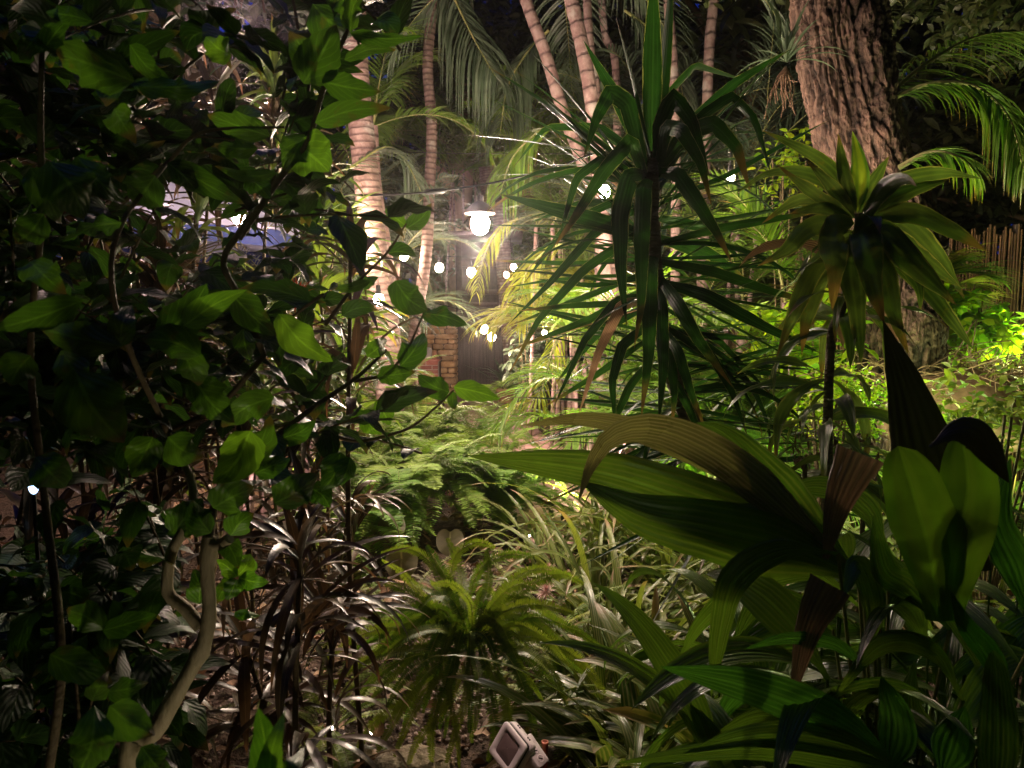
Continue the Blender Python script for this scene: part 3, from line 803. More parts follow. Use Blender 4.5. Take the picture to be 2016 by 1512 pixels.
lamp('fence_lamp', (3.25, 4.5, 1.15), 55, (.85, 1, .38), .05)
garden_spot(1905, 4.7, (3.3, 6.4, 1.7), 300, GREENY, 'spotlight low behind the corn plant shining at the reed fence')
garden_spot(1500, 4.6, (1.4, 6.5, 2.5), 330, GREENY, 'spotlight low behind the sword leaved tree')
garden_spot(1120, 5.0, (.6, 7.5, 2.2), 220, (1, .95, .6), 'spotlight beside the path shining at the palms')
garden_spot(620, 5.2, (-1.9, 7.5, 3.5), 110, PINK, 'spotlight at the foot of the left palm trunks')
garden_spot(900, 7.6, (0.2, 10.5, 4.5), 240, PINK, 'spotlight under the palms near the gate')
garden_spot(1240, 6.4, (0.9, 8.2, 5.0), 170, PINK, 'spotlight under the group of slender ringed trunks')
garden_spot(250, 3.6, (-2.6, 5.6, 2.4), 200, PINK, 'spotlight among the reddish plants at the left')
lamp('pendant_light', tuple(pb_-np.array([0, 0, .125])), 150, (1, .84, .62), .05)
lamp('side_fill', (.75, 5.0, 2.1), 60, (1, .86, .6), .06)  # added fill to brighten the palms behind the yucca
lamp('left_fill', (-1.75, 4.7, 3.3), 170, PINK, .06)  # added fill from above for the umbrella and the cordylines
garden_spot(0, .8, (-.48, 1.22, .75), 7.5, (1, .86, .6), 'small spotlight at the foot of the leafy shrub', x=-.22, size=1.1, h=.12)
lamp('middle_fill', (-.05, 3.35, 1.9), 13, (1, .86, .7), .06)  # added fill from above and behind for the sword fern
lamp('rear_fill', (.35, -2.2, 3.5), 24, (.80, 1.0, .52), .035)  # unseen fill light added behind the viewer for the near plants
L = bpy.data.lights.new('flood_light_fill', 'SPOT'); L.energy = 60; L.color = PINK; L.spot_size = .30; L.spot_blend = .7; L.shadow_soft_size = .02  # spot added in mid air to brighten the white flood light
o = bpy.data.objects.new('flood_light_fill', L); sc.collection.objects.link(o); o.location = (-.02, 1.78, 1.75); o.rotation_euler = (.12, 0.0, 0)

# ================================================================== PLANTS
# ------------------------------------------------------------------ sword leaved tree (centre)
YD = 2.8
yb = at(1440, 1100, YD); yb[2] = on_ground(yb[0], YD)
t = thing('spiky_yucca', 'tall dark sword leaved yucca standing in the centre', 'yucca', yb)
m = MB()
tp = catmull([(yb[0], YD, yb[2]), at(1430, 950, YD), at(1345, 800, YD), at(1298, 640, YD), at(1290, 520, YD), at(1284, 420, YD), at(1285, 300, YD)], 40)
m.tube(tp, np.linspace(.045, .024, 40)*(1+.12*np.sin(np.arange(40)*2.1)), 14); m.build('trunk', M['yucca_trunk'], t)
Y = YD
yl = [
 ([(1282,320,Y),(1285,150,Y-.05),(1288,-90,Y)],46,0),([(1292,310,Y),(1308,120,Y),(1326,-90,Y)],36,.5),([(1275,320,Y),(1215,190,Y),(1148,78,Y+.1)],34,.2),
 ([(1268,330,Y),(1236,205,Y-.1),(1203,180,Y-.2),(1175,230,Y-.25),(1148,315,Y-.2)],42,.1),
 ([(1270,350,Y),(1243,275,Y-.2),(1190,335,Y-.3),(1130,430,Y-.3),(1086,492,Y-.2)],36,.1),
 ([(1272,345,Y),(1240,345,Y-.2),(1220,420,Y-.3),(1222,540,Y-.3),(1234,645,Y-.25)],44,.1),([(1278,350,Y),(1266,372,Y-.25),(1262,470,Y-.35),(1262,600,Y-.35),(1248,690,Y-.3)],42,.2),
 ([(1290,500,Y),(1280,540,Y-.2),(1277,700,Y-.3),(1262,825,Y-.3)],38,0),([(1295,560,Y),(1302,600,Y-.15),(1305,720,Y-.25),(1296,845,Y-.25)],32,.1),([(1300,650,Y),(1322,700,Y-.1),(1328,780,Y-.2),(1322,850,Y-.2)],24,0),
 ([(1295,330,Y),(1300,250,Y-.1),(1325,190,Y-.2),(1362,240,Y-.25),(1398,352,Y-.2)],40,.3),([(1296,330,Y),(1312,250,Y-.15),(1340,255,Y-.3),(1380,320,Y-.35),(1402,410,Y-.3)],36,.2),
 ([(1296,340,Y),(1345,265,Y-.1),(1405,243,Y-.25),(1450,290,Y-.3),(1478,380,Y-.25)],40,.25),([(1295,320,Y),(1370,230,Y),(1450,160,Y+.1),(1560,95,Y+.2)],28,.5),
 ([(1298,330,Y),(1380,230,Y),(1440,190,Y-.1),(1485,235,Y-.15),(1520,350,Y-.1)],28,.3),([(1300,400,Y),(1430,345,Y),(1530,290,Y),(1632,236,Y+.05)],20,.8),
 ([(1298,450,Y),(1440,430,Y),(1550,410,Y),(1650,402,Y)],16,.7),([(1298,478,Y),(1420,448,Y-.1),(1540,428,Y-.1),(1640,412,Y-.1)],24,.5),
 ([(1296,338,Y),(1335,345,Y-.2),(1380,410,Y-.35),(1412,460,Y-.4),(1442,520,Y-.35)],40,.15),([(1298,508,Y),(1400,506,Y),(1540,496,Y)],14,.8),
 ([(1298,515,Y),(1400,535,Y-.2),(1520,575,Y-.3),(1640,606,Y-.3)],30,.3),([(1300,555,Y),(1390,580,Y-.2),(1500,640,Y-.3),(1622,698,Y-.3)],34,.25),
 ([(1297,545,Y),(1335,600,Y-.2),(1375,670,Y-.3),(1445,765,Y-.3)],34,.15),([(1300,570,Y),(1400,576,Y+.1),(1530,566,Y+.2)],18,.6),([(1302,650,Y),(1400,662,Y),(1520,668,Y)],18,.5),
 ([(1285,560,Y),(1160,630,Y-.1),(998,692,Y-.2)],22,.4),([(1280,440,Y),(1150,530,Y-.2),(1060,630,Y-.25),(1000,740,Y-.2)],24,.35),([(1276,400,Y),(1170,460,Y-.1),(1080,560,Y-.2),(1000,640,Y-.2)],24,.3),
 ([(1285,530,Y),(1150,585,Y+.1),(1000,642,Y+.2)],18,.5),([(1282,470,Y),(1190,440,Y-.1),(1090,412,Y-.2),(982,382,Y-.3)],42,.35),([(1275,360,Y),(1190,310,Y-.1),(1135,350,Y-.2),(1095,490,Y-.2)],24,.3),
 ([(1284,508,Y),(1140,520,Y+.1),(962,513,Y+.2)],16,.5),([(1283,580,Y),(1215,590,Y-.2),(1150,670,Y-.3),(1085,812,Y-.3)],24,.2),([(1282,590,Y),(1225,600,Y-.25),(1180,690,Y-.3),(1138,820,Y-.3)],28,.15),
 ([(1285,630,Y),(1225,680,Y-.2),(1205,750,Y-.3),(1212,850,Y-.25)],28,.1),([(1288,660,Y),(1180,735,Y-.1),(1065,805,Y-.15)],20,.4),([(1282,545,Y),(1165,562,Y),(1050,548,Y)],14,.4),
 ([(1300,640,Y),(1335,690,Y-.2),(1360,770,Y-.3),(1395,860,Y-.3)],28,.1),([(1302,640,Y),(1400,700,Y-.2),(1440,770,Y-.25),(1472,860,Y-.2)],24,.2),([(1300,600,Y),(1420,675,Y),(1528,788,Y)],16,.3),
 ([(1290,210,Y),(1370,130,Y+.2),(1470,160,Y+.4)],20,.6),([(1270,370,Y),(1120,440,Y+.1),(1030,560,Y+.15)],22,.4),([(1288,700,Y),(1240,760,Y-.1),(1180,890,Y-.1)],22,.2),([(1298,700,Y),(1350,790,Y-.1),(1400,900,Y-.1)],22,.3),
 ([(1268,310,Y),(1180,250,Y+.2),(1075,250,Y+.3),(1010,330,Y+.3)],22,.4),([(1282,410,Y),(1150,400,Y+.2),(1040,440,Y+.3)],26,.5),
 ([(1278,600,Y),(1180,650,Y+.15),(1090,760,Y+.2)],26,.3),([(1300,470,Y),(1400,500,Y+.2),(1480,560,Y+.3)],34,.4),([(1300,430,Y),(1390,450,Y+.25),(1470,520,Y+.3)],30,.3),
]
for i, (pts, w, r) in enumerate(yl):
    m = MB(); leaf_along(m, pts, w*(.84 if w > 30 else .8), 'sword', roll=r*(1 if i % 2 else -1), twist=rng.normal(0, .25), N=20, M=5, stiff=.92, fold=.22, T=np.array([rng.uniform(0, 1)]))
    dry = i in (33,)
    m.build('leaf', M['dry'] if dry else M['yucca'], t)
inner = MB()
for k in range(240):      # the leaves all round the trunk
    f = rng.uniform(.3, 1)**.8; q = tp[int(f*39)]
    az = rng.uniform(0, 2*PI)
    if f > .6 or k > 50: az = rng.uniform(-.35, PI+.35) if rng.uniform() < .5 else rng.choice([0, PI])+rng.normal(0, .45)
    m = inner if k > 50 else MB()
    e0 = rng.uniform(-.5, .35) if f < .8 else rng.uniform(-.1, 1.0)
    blades(m, q[None], np.array([az]), e0, rng.uniform(.50, .76), rng.uniform(.018, .032), rng.uniform(.0, .2) if rng.uniform() < .9 else rng.uniform(.8, 1.7), roll=rng.normal(0, .5), kind='sword', N=12, M=5, fold=.25)
    if k <= 50: m.build('leaf', M['yucca'] if rng.uniform() > .05 else M['dry'], t)
tag(inner.build('inner_leaves', M['yucca'], t), kind='stuff')

# ------------------------------------------------------------------ corn plant (right)
CD = 2.3
cb = at(1650, 900, CD); cb[2] = on_ground(cb[0], CD)
t = thing('corn_plant', 'corn plant with drooping yellow edged leaves before the rough trunk', 'corn plant', cb)
m = MB(); tp2 = catmull([cb, at(1632, 740, CD), at(1655, 620, CD), at(1688, 480, CD), at(1690, 420, CD)], 30)
m.tube(tp2, np.linspace(.02, .012, 30), 12); m.build('stem', M['yucca_trunk'], t)
D = CD
cl_ = [
 ([(1688,420,D),(1692,335,D),(1678,258,D+.03)],38,0,1),([(1685,420,D),(1662,345,D),(1650,262,D)],30,.2,0),([(1682,425,D),(1660,360,D+.05),(1610,310,D+.1),(1500,256,D+.15)],30,.2,0),
 ([(1682,425,D),(1640,370,D),(1590,318,D)],30,.2,0),([(1680,430,D),(1610,385,D-.05),(1530,325,D-.05)],30,.1,0),([(1680,435,D),(1620,410,D-.05),(1555,420,D-.1)],30,.2,0),
 ([(1692,420,D),(1722,355,D),(1750,308,D)],32,.1,0),([(1695,420,D),(1760,360,D),(1860,340,D+.05),(1935,352,D+.05)],40,.2,0),([(1695,425,D),(1770,385,D-.1),(1870,352,D-.1)],36,.1,0),
 ([(1698,430,D),(1790,418,D-.1),(1870,450,D-.15),(1943,495,D-.15)],46,.15,0),([(1680,440,D),(1600,445,D-.1),(1550,490,D-.15),(1490,525,D-.15)],38,.2,0),
 ([(1682,440,D),(1645,455,D-.15),(1645,540,D-.25),(1638,612,D-.25)],54,0,0),([(1695,440,D),(1705,470,D-.2),(1718,560,D-.28),(1742,640,D-.28)],54,.05,0),
 ([(1697,440,D),(1740,455,D-.1),(1800,520,D-.2),(1885,602,D-.2)],46,.1,0),([(1697,445,D),(1780,520,D-.05),(1850,600,D-.1),(1918,690,D-.1)],36,.2,0),
 ([(1690,450,D),(1678,520,D-.1),(1688,610,D-.15),(1696,718,D-.15)],44,.1,0),([(1685,450,D),(1610,520,D-.05),(1565,610,D-.1),(1528,705,D-.1)],36,.2,0),
 ([(1686,450,D),(1620,540,D),(1590,620,D),(1578,700,D)],36,.2,0),([(1697,440,D),(1770,480,D+.05),(1890,565,D+.1)],42,.1,0),([(1692,455,D),(1740,560,D+.1),(1770,700,D+.15)],34,.3,2),
 ([(1688,450,D),(1650,560,D+.1),(1660,690,D+.1)],34,.3,2),([(1684,430,D),(1610,350,D+.1),(1520,340,D+.15),(1450,380,D+.15)],30,.3,0),([(1694,430,D),(1780,440,D+.1),(1850,510,D+.15),(1900,590,D+.15)],38,.1,0),
 ([(1688,430,D),(1640,400,D+.1),(1570,395,D+.1),(1500,440,D+.1)],34,.2,0),([(1694,470,D),(1740,530,D-.15),(1760,620,D-.2),(1790,700,D-.2)],36,.1,0),
]
for i, (pts, w, r, k) in enumerate(cl_):
    m = MB(); leaf_along(m, pts, w*(1.1 if pts[-1][1] > 500 else .9), 'lance', roll=r*(1 if i % 2 else -1), twist=rng.normal(0, .2), N=14, M=7, fold=.2, wave=.34, jag=.05, T=np.array([rng.uniform(0, 1)]))
    m.build('leaf', (M['corn'], M['corn_mid'], M['dry'])[k], t)

for k in range(46):
    f = rng.uniform(.5, 1.0); q = tp2[int(f*29)]
    m = MB(); blades(m, q[None], rng.uniform(0, 2*PI, 1), rng.uniform(-.1, .9) if f > .9 else rng.uniform(-.5, .5), rng.uniform(.24, .40), rng.uniform(.035, .058), rng.uniform(1.0, 2.3), roll=rng.normal(0, .5), twist=rng.normal(0, .5), kind='lance', N=12, M=5, fold=.25, wave=.25)
    m.build('leaf', M['corn'] if rng.uniform() > .12 else M['dry'], t)

# ------------------------------------------------------------------ large pleated leaves (right foreground)
pd_ = 1.45
pb2 = at(1720, 1230, pd_); base_p = (pb2[0]+.1, pd_+.1, on_ground(pb2[0]+.1, pd_+.1))
t = thing('palm_grass', 'big pleated palm grass with long arching leaves in the right foreground', 'palm grass', base_p)
# (points, width, roll, kind, material)
E = 1.4
pl = [
 ([(1730,1150,E),(1600,1075,E),(1400,1000,E-.02),(1180,930,E),(918,897,E+.05)],112,.15,'broad','pleat'),
 ([(1700,1130,E+.1),(1560,1010,E+.08),(1380,900,E+.1),(1180,830,E+.12),(1022,838,E+.15)],70,.7,'broad','pleat_sheen'),
 ([(1690,1130,E),(1560,1020,E-.03),(1430,910,E-.06),(1300,848,E-.08),(1210,858,E-.1),(1165,915,E-.1),(1138,990,E-.1)],84,.35,'broad','pleat_sheen'),
 ([(1700,1140,E+.03),(1600,1050,E+.02),(1490,920,E),(1420,850,E),(1370,832,E)],120,-.25,'broad','pleat'),
 ([(1720,1150,E-.02),(1560,1080,E-.05),(1400,1040,E-.05),(1260,1010,E-.03),(1140,945,E)],140,-.3,'broad','pleat'),
 ([(1850,1225,1.15),(1830,1090,1.12),(1800,980,1.1),(1768,878,1.1)],135,.05,'round','smooth_green'),
 ([(1870,1225,1.15),(1885,1080,1.1),(1905,960,1.08),(1893,856,1.08)],125,-.05,'round','smooth_green'),
 ([(1880,1130,1.25),(1830,940,1.25),(1785,770,1.24),(1738,628,1.22)],165,.1,'wedge','silhouette_leaf'),
 ([(1830,880,1.0),(1880,850,1.0),(1930,860,.99),(1988,952,.98)],70,.5,'broad','silhouette_leaf'),
 ([(1625,1100,E-.1),(1650,990,E-.1),(1692,892,E-.1)],96,.1,'fan','pleat_brown'),
 ([(1560,1368,1.2),(1590,1240,1.2),(1632,1150,1.2)],88,.2,'fan','pleat_brown'),
 ([(1650,1090,1.3),(1540,1085,1.25),(1450,1140,1.22),(1420,1240,1.22),(1400,1375,1.22)],66,.3,'broad','pleat'),
 ([(1700,1310,1.2),(1640,1268,1.2),(1550,1258,1.2),(1465,1278,1.2)],34,.5,'lance','pleat_green'),
 ([(1780,1520,1.1),(1660,1430,1.1),(1480,1355,1.1),(1298,1312,1.1)],92,.3,'broad','pleat_green'),
 ([(1830,1540,1.1),(1640,1460,1.1),(1480,1450,1.1),(1342,1484,1.1)],66,.5,'broad','pleat'),
 ([(1895,1380,1.15),(1840,1290,1.15),(1740,1270,1.15),(1640,1376,1.15)],52,.4,'broad','pleat'),
 ([(1900,1545,1.1),(1680,1500,1.1),(1480,1475,1.1),(1210,1502,1.1)],56,.5,'broad','pleat'),
 ([(1850,1540,1.05),(1880,1450,1.05),(1900,1390,1.05)],80,.2,'broad','pleat_green'),
 ([(1960,1560,1.0),(1965,1420,1.0),(1958,1280,1.0)],78,0,'strap','pleat'),
 ([(1740,1540,1.1),(1765,1430,1.1),(1735,1330,1.1)],76,.2,'broad','pleat_green'),
 ([(1430,1350,1.5),(1480,1270,1.5),(1545,1240,1.5)],80,.2,'fan','pleat'),
 ([(1500,1330,1.5),(1450,1370,1.48),(1400,1440,1.48)],44,.3,'lance','pleat_green'),
 ([(1870,1240,1.25),(1790,1160,1.25),(1740,1120,1.25),(1720,1010,1.25)],70,.4,'broad','pleat'),
 ([(1700,1300,1.3),(1720,1200,1.28),(1690,1110,1.28),(1660,1180,1.2)],50,.3,'broad','pleat'),
 ([(1990,1400,1.1),(1950,1300,1.1),(1900,1230,1.1),(1870,1160,1.1)],56,.3,'broad','pleat_green'),
 ([(2040,1250,1.2),(2000,1120,1.2),(1960,1020,1.2),(1990,900,1.2)],80,.3,'broad','pleat_green'),
 ([(1900,1560,1.3),(1850,1480,1.3),(1790,1400,1.3),(1800,1300,1.3)],70,.4,'broad','pleat'),
 ([(1640,1240,1.5),(1560,1190,1.5),(1490,1200,1.5),(1440,1290,1.5)],60,.4,'broad','pleat'),
 ([(1700,1200,1.6),(1600,1130,1.6),(1480,1150,1.6),(1380,1230,1.6),(1330,1320,1.6)],56,.4,'broad','pleat'),
 ([(1750,1100,1.6),(1700,1000,1.6),(1600,960,1.6),(1500,1000,1.6)],60,.5,'broad','pleat'),
 ([(1700,1560,1.35),(1620,1440,1.35),(1500,1410,1.35),(1400,1450,1.35)],50,.5,'broad','pleat'),
]
for i, (pts, w, r, kind, mt) in enumerate(pl):
    sg_ = mt == 'smooth_green'
    m = MB(); leaf_along(m, pts, w, kind, roll=r, twist=rng.normal(0, .15), N=26, M=25, fold=.3 if sg_ else .18, pleats=2 if sg_ else (6 if w > 50 else 4), pdepth=.03 if sg_ else .09, wave=.08, jag=0 if sg_ else .02, T=np.array([rng.uniform(0, 1)]))
    m.build('leaf', M[mt], t)
m = MB()
for i, (pts, w, r, kind, mt) in enumerate(pl):
    if kind == 'fan' or i in (5, 6, 7, 8, 12, 20, 21) or pts[0][2] < 1.12: continue
    q = at(*pts[0]); m.tube(catmull([q, q*.6+np.array(base_p)*.4+np.array([0, 0, .02]), np.array(base_p)], 10), .0035, 6, cap=False)
m.build('leaf_stalks', M['green_stem'], t)
m = MB()   # extra dark leaves at the foot
for k in range(95):
    q = np.array([rng.uniform(.5, 1.6), rng.uniform(1.15, 1.9), 0]); q[2] = on_ground(q[0], q[1])+rng.uniform(0, .5)
    az = rng.uniform(0, 2*PI)
    blades(m, q[None], np.array([az]), rng.uniform(.6, 1.4), rng.uniform(.45, .75), rng.uniform(.05, .10), rng.uniform(1., 2.3), roll=rng.normal(0, .3), kind='broad', N=16, M=13, fold=.2, pleats=4, pdepth=.1)
for k in range(120):
    q = np.array([0, rng.uniform(1.25, 2.1), rng.uniform(.4, .92)]); q[0] = rng.uniform(.28, .78)*q[1]
    if q[0] < .42*q[1] and q[2] > .62: q[2] = .55
    az = rng.uniform(0, 2*PI)
    blades(m, q[None], np.array([az]), rng.uniform(.2, 1.2), rng.uniform(.32, .55), rng.uniform(.045, .09), rng.uniform(1., 2.2), roll=rng.normal(0, .35), kind='broad', N=16, M=13, fold=.2, pleats=4, pdepth=.1)
    m.tube(catmull([(q[0]+rng.normal(0, .05), q[1]+.05, on_ground(q[0], q[1])), q*np.array([1, 1, .5])+np.array([.01, .03, 0]), q], 6), .0028, 5, cap=False)
tag(m.build('undergrowth', M['pleat']), 'dense low pleated leaves filling the lower right corner', 'undergrowth', kind='stuff')

# ------------------------------------------------------------------ dark broad leaved shrub (left foreground)
sb = at(300, 1540, 1.15); 
t = thing('leafy_shrub', 'large dark broad leaved shrub with a crooked pale stem filling the left foreground', 'shrub', (sb[0]-.08, 1.2, on_ground(sb[0], 1.2)))
def branch(pts, r0, r1, mat, name='branch', n=30, wob=.0):
    P = catmull([at(*q) for q in pts], n)
    P = P+rng.normal(0, wob, P.shape)
    m = MB(); m.tube(P, np.linspace(r0, r1, n), 12); return m.build(name, M[mat], t)
base_s = (sb[0]-.08, 1.2)
S = 1.2
P = catmull([np.array([base_s[0], base_s[1], on_ground(*base_s)]), at(252,1530,S), at(300,1450,S), at(345,1370,S), at(398,1275,S), at(412,1200,S), at(408,1120,S), at(415,1055,S)], 60)
m = MB(); rad = np.linspace(.026, .0105, 60)*(1+.05*np.sin(np.arange(60)*.9)+rng.normal(0, .03, 60)); rad[[14, 27, 38, 49]] *= 1.22; rad[-3:] *= 1.25; m.tube(P, rad, 16); m.build('stem', M['stem'], t)
branch([(412,1065,S),(432,1072,S-.01),(452,1060,S-.02)],.011,.009,'stem')
branch([(395,1235,S),(362,1195,S),(330,1165,S),(337,1090,S),(362,1040,S),(380,960,S+.03),(330,850,S+.1)],.0115,.005,'stem')
branch([(412,1058,S),(430,980,S+.05),(520,880,S+.1),(620,800,S+.15),(700,745,S+.2),(760,690,S+.25)],.008,.003,'twig')
branch([(640,850,1.45),(705,868,1.4),(800,845,1.4),(860,800,1.38),(893,768,1.38)],.0045,.0016,'twig')
branch([(700,750,1.45),(760,735,1.42),(800,690,1.4),(835,615,1.4)],.004,.0018,'twig')
branch([(470,470,S),(545,360,S),(605,280,S),(640,165,S),(700,20,S),(720,-60,S)],.0055,.003,'twig')
branch([(520,700,S+.1),(480,600,S+.05),(440,520,S),(470,460,S),(500,420,S)],.0055,.005,'twig')
branch([(240,400,S),(330,320,S),(400,260,S),(560,250,S)],.004,.002,'twig')
branch([(640,640,1.4),(700,560,1.4),(760,500,1.4),(800,440,1.4)],.004,.0016,'twig')
branch([(85,420,1.0),(80,250,1.0),(84,60,1.0)],.005,.003,'twig')
branch([(330,850,S+.1),(260,700,1.1),(220,560,1.05),(240,440,1.05),(330,320,S)],.005,.003,'twig')
branch([(90,1560,1.0),(120,1300,1.0),(90,1000,1.05),(60,700,1.05),(85,420,1.0)],.007,.004,'twig')
branch([(330,850,S+.1),(430,800,S+.1),(520,700,S+.1)],.005,.005,'twig')
hl = [ # base -> tip, width px, distance, young?
 (265,160,110,105,82,.95,0),(183,42,90,25,34,.95,0),(255,88,335,158,46,1.0,0),(455,110,405,72,50,1.15,1),(270,170,432,160,44,1.0,0),(225,215,268,284,56,1.0,0),
 (95,318,165,432,96,.95,0),(60,330,120,440,60,.98,0),(150,308,248,398,62,1.0,0),(305,345,262,402,72,1.1,0),(240,438,122,476,50,1.0,1),(508,292,422,282,40,1.15,0),(532,268,408,225,48,1.2,0),
 (340,322,482,402,44,1.15,0),(548,340,422,326,22,1.2,0),(488,348,532,392,50,1.2,0),(585,285,648,338,88,1.2,1),(600,265,560,345,60,1.22,0),(615,8,700,66,80,1.25,0),(690,62,722,-30,40,1.2,1),(688,64,834,70,28,1.2,0),
 (678,118,782,98,26,1.25,0),(633,160,750,180,52,1.15,0),(620,242,770,212,40,1.15,0),(598,165,662,48,80,1.15,0),(640,160,570,60,60,1.2,0),(700,30,640,-20,50,1.2,0),
 (60,515,132,580,66,.9,0),(165,590,-10,648,58,.85,0),(242,682,74,645,70,.85,0),(238,682,260,600,46,.88,0),(145,728,245,872,120,.8,0),(120,690,160,780,60,.85,0),
 (306,668,408,558,84,1.0,0),(362,642,486,570,52,.98,1),(395,700,278,668,66,.95,0),(360,690,390,760,60,1.0,0),(478,648,492,710,44,1.2,1),(548,618,656,712,62,1.15,0),(455,578,545,662,64,1.1,0),
 (382,745,462,832,78,1.1,0),(540,782,438,842,58,1.15,0),(488,905,532,818,66,1.15,0),(492,848,418,952,84,1.05,0),(502,932,572,902,46,1.2,0),(540,992,628,935,74,1.1,0),(558,862,622,826,46,1.3,0),(670,890,632,968,64,1.2,1),(690,900,660,960,50,1.2,1),(610,960,650,1000,50,1.2,0),
 (202,1242,308,1210,50,1.0,0),(205,1240,130,1200,60,1.0,0),(98,1288,222,1345,66,.9,0),(185,1388,152,1530,84,.85,0),(215,1390,305,1448,78,.85,0),(212,1362,292,1344,50,.95,0),(278,1470,335,1530,56,.9,0),(180,1380,215,1320,44,.9,0),
 (510,1560,508,1392,62,.62,1),(528,1560,562,1398,54,.64,1),(545,1560,600,1470,46,.66,0),
 (468,1135,426,1102,36,1.35,1),(468,1134,492,1090,36,1.35,1),(470,1137,530,1146,38,1.33,1),(466,1140,446,1182,38,1.33,1),(462,1140,424,1190,36,1.36,0),(392,1190,380,1120,48,1.3,0),(462,1205,512,1212,28,1.35,1),(500,1128,470,1092,26,1.4,1),
 (832,616,920,640,40,1.4,0),(778,552,842,612,56,1.4,0),(788,722,834,655,52,1.4,0),(722,702,762,668,36,1.4,1),(742,742,818,732,38,1.4,0),(885,772,822,738,42,1.38,0),(893,762,985,786,40,1.36,1),(892,770,896,806,20,1.38,0),
 (688,822,738,806,28,1.4,0),(738,790,768,838,38,1.42,0),(718,820,752,856,36,1.42,0),(730,552,655,568,20,1.4,0),(800,450,850,400,34,1.45,0),(800,445,760,410,30,1.45,0),(762,498,820,505,34,1.45,0),(700,560,745,545,30,1.45,0),
 (340,1050,400,980,60,1.2,0),(420,1000,500,960,70,1.15,0),(300,860,260,940,70,1.0,0),(330,860,400,900,70,1.05,0),(415,1050,380,985,56,1.15,0),(455,1055,500,1010,56,1.15,0),(440,1060,470,1120,44,1.2,0),
 (60,700,20,760,70,.95,0),(70,900,130,960,70,.95,0),(85,420,30,480,60,.95,0),(84,60,40,120,50,1.0,0),(84,100,140,30,46,1.0,0),(330,320,390,380,50,1.1,0),(410,255,350,200,46,1.1,0),(560,250,520,190,50,1.2,0),(470,460,520,520,56,1.15,0),(465,470,400,500,60,1.15,0),
 (520,700,470,740,60,1.2,0),(620,800,570,750,50,1.3,0),(625,795,670,840,44,1.3,0),(700,745,660,700,40,1.35,0),
]
for i, (x0, y0, x1, y1, w, d, yng) in enumerate(hl):
    mx_, my_ = (x0+x1)/2, (y0+y1)/2; L_ = math.hypot(x1-x0, y1-y0)
    bend = rng.uniform(-.10, .12)
    mid = (mx_+(y1-y0)*bend, my_-(x1-x0)*bend*1.0, d-rng.uniform(0, .04))
    m = MB(); leaf_along(m, [(x0, y0, d), mid, (x1, y1, d+rng.uniform(-.03, .05))], w*1.05, 'ovate', roll=rng.normal(0, .3), twist=rng.normal(0, .3), N=14, M=9, fold=rng.uniform(.05, .45), wave=rng.uniform(.1, .35), curl=rng.uniform(-.1, .35), jag=.05, T=np.array([rng.uniform(0, 1)]))
    if i < 98: m.build('leaf', M['shrub_bright'] if yng else (M['shrub'] if rng.uniform() > .1 else M['shrub_bright']), t)
    else:
        break
# the remaining twigs and leaves of the shrub, further in
m = MB(); tw = MB()
def twig_leaves(c, dirv, L_, n, lw, mb, twb):
    """a twig with paired leaves"""
    P = c+np.outer(np.linspace(0, 1, 10), dirv*L_)+np.outer(np.linspace(0, 1, 10)**2, np.array([0, 0, -.12*L_]))
    twb.tube(P, np.linspace(.0035, .0012, 10), 5, cap=False)
    f = np.linspace(.15, 1, n); idx = (f*9).astype(int)
    az0 = math.atan2(dirv[1], dirv[0])
    sgn = np.where(np.arange(n) % 2 == 0, 1, -1)
    az = az0+sgn*rng.uniform(.5, 1.2, n); az[-1] = az0
    blades(mb, P[idx], az, rng.normal(.1, .4, n), rng.uniform(.07, .135, n), rng.uniform(.6, 1.1, n)*lw, rng.normal(.7, .4, n), roll=rng.normal(0, .5, n), fold=.25, kind='ovate', N=8, M=5, wave=.15, curl=.1)
cnt = 0
while cnt < 265:
    px, py = rng.uniform(-150, 800), rng.uniform(-120, 1560)
    lim = 760 if py < 400 else (620 if py < 700 else (760 if py < 900 else (560 if py < 1050 else 330)))
    if px > lim: continue
    dens = .8 if px < 260 else .5
    if 290 < px < 640 and 320 < py < 490: dens = .12
    if py < 330 and px > 330: dens = .4
    if py > 1250 and px > 120: dens *= .45
    if px < 300 and 800 < py < 1400: dens = 3.0
    if rng.uniform() > dens or (330 < px < 480 and 1000 < py) or (640 < px < 830 and 60 < py < 640) or (-60 < px < 170 and 860 < py < 1060): continue
    d = rng.uniform(1.25, 2.0)
    c = at(px, py, d); v = norm(np.array([rng.normal(.3, .6), rng.normal(-.4, .4), rng.normal(.3, .5)]))
    twig_leaves(c-v*.12, v, rng.uniform(.14, .3), int(rng.integers(6, 11)), .062, m, tw); cnt += 1
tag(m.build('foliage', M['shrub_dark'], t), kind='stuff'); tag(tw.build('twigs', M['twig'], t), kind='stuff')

# red flower cluster in the shrub
def flower(name, px, py, d, r, n, mat, label, cat='flower', group=None):
    c = at(px, py, d); reseed(label)
    m = MB(); az = rng.uniform(0, 2*PI, n); el = rng.uniform(-.6, 1.5, n)
    blades(m, np.broadcast_to(c, (n, 3)), az, el, rng.uniform(.6, 1.1, n)*r, r*.13, rng.normal(.3, .4, n), kind='lance', N=5, M=3, fold=.3)
    o = m.build(name, M[mat], base=c); return tag(o, label, cat, group)
flower('red_flower', 588, 585, 1.5, .045, 40, 'red', 'faded red spiky flower at the right side of the dark shrub')
flower('red_flower', 300, 250, 2.6, .05, 26, 'red', 'red blossom deep in the shrub, near the top left')
flower('red_flower', 62, 150, 2.2, .05, 26, 'red', 'red blossom near the upper left corner')
flower('red_flower', 270, 1088, 2.6, .05, 16, 'red', 'red petals low behind the shrub, left of the crooked stem')
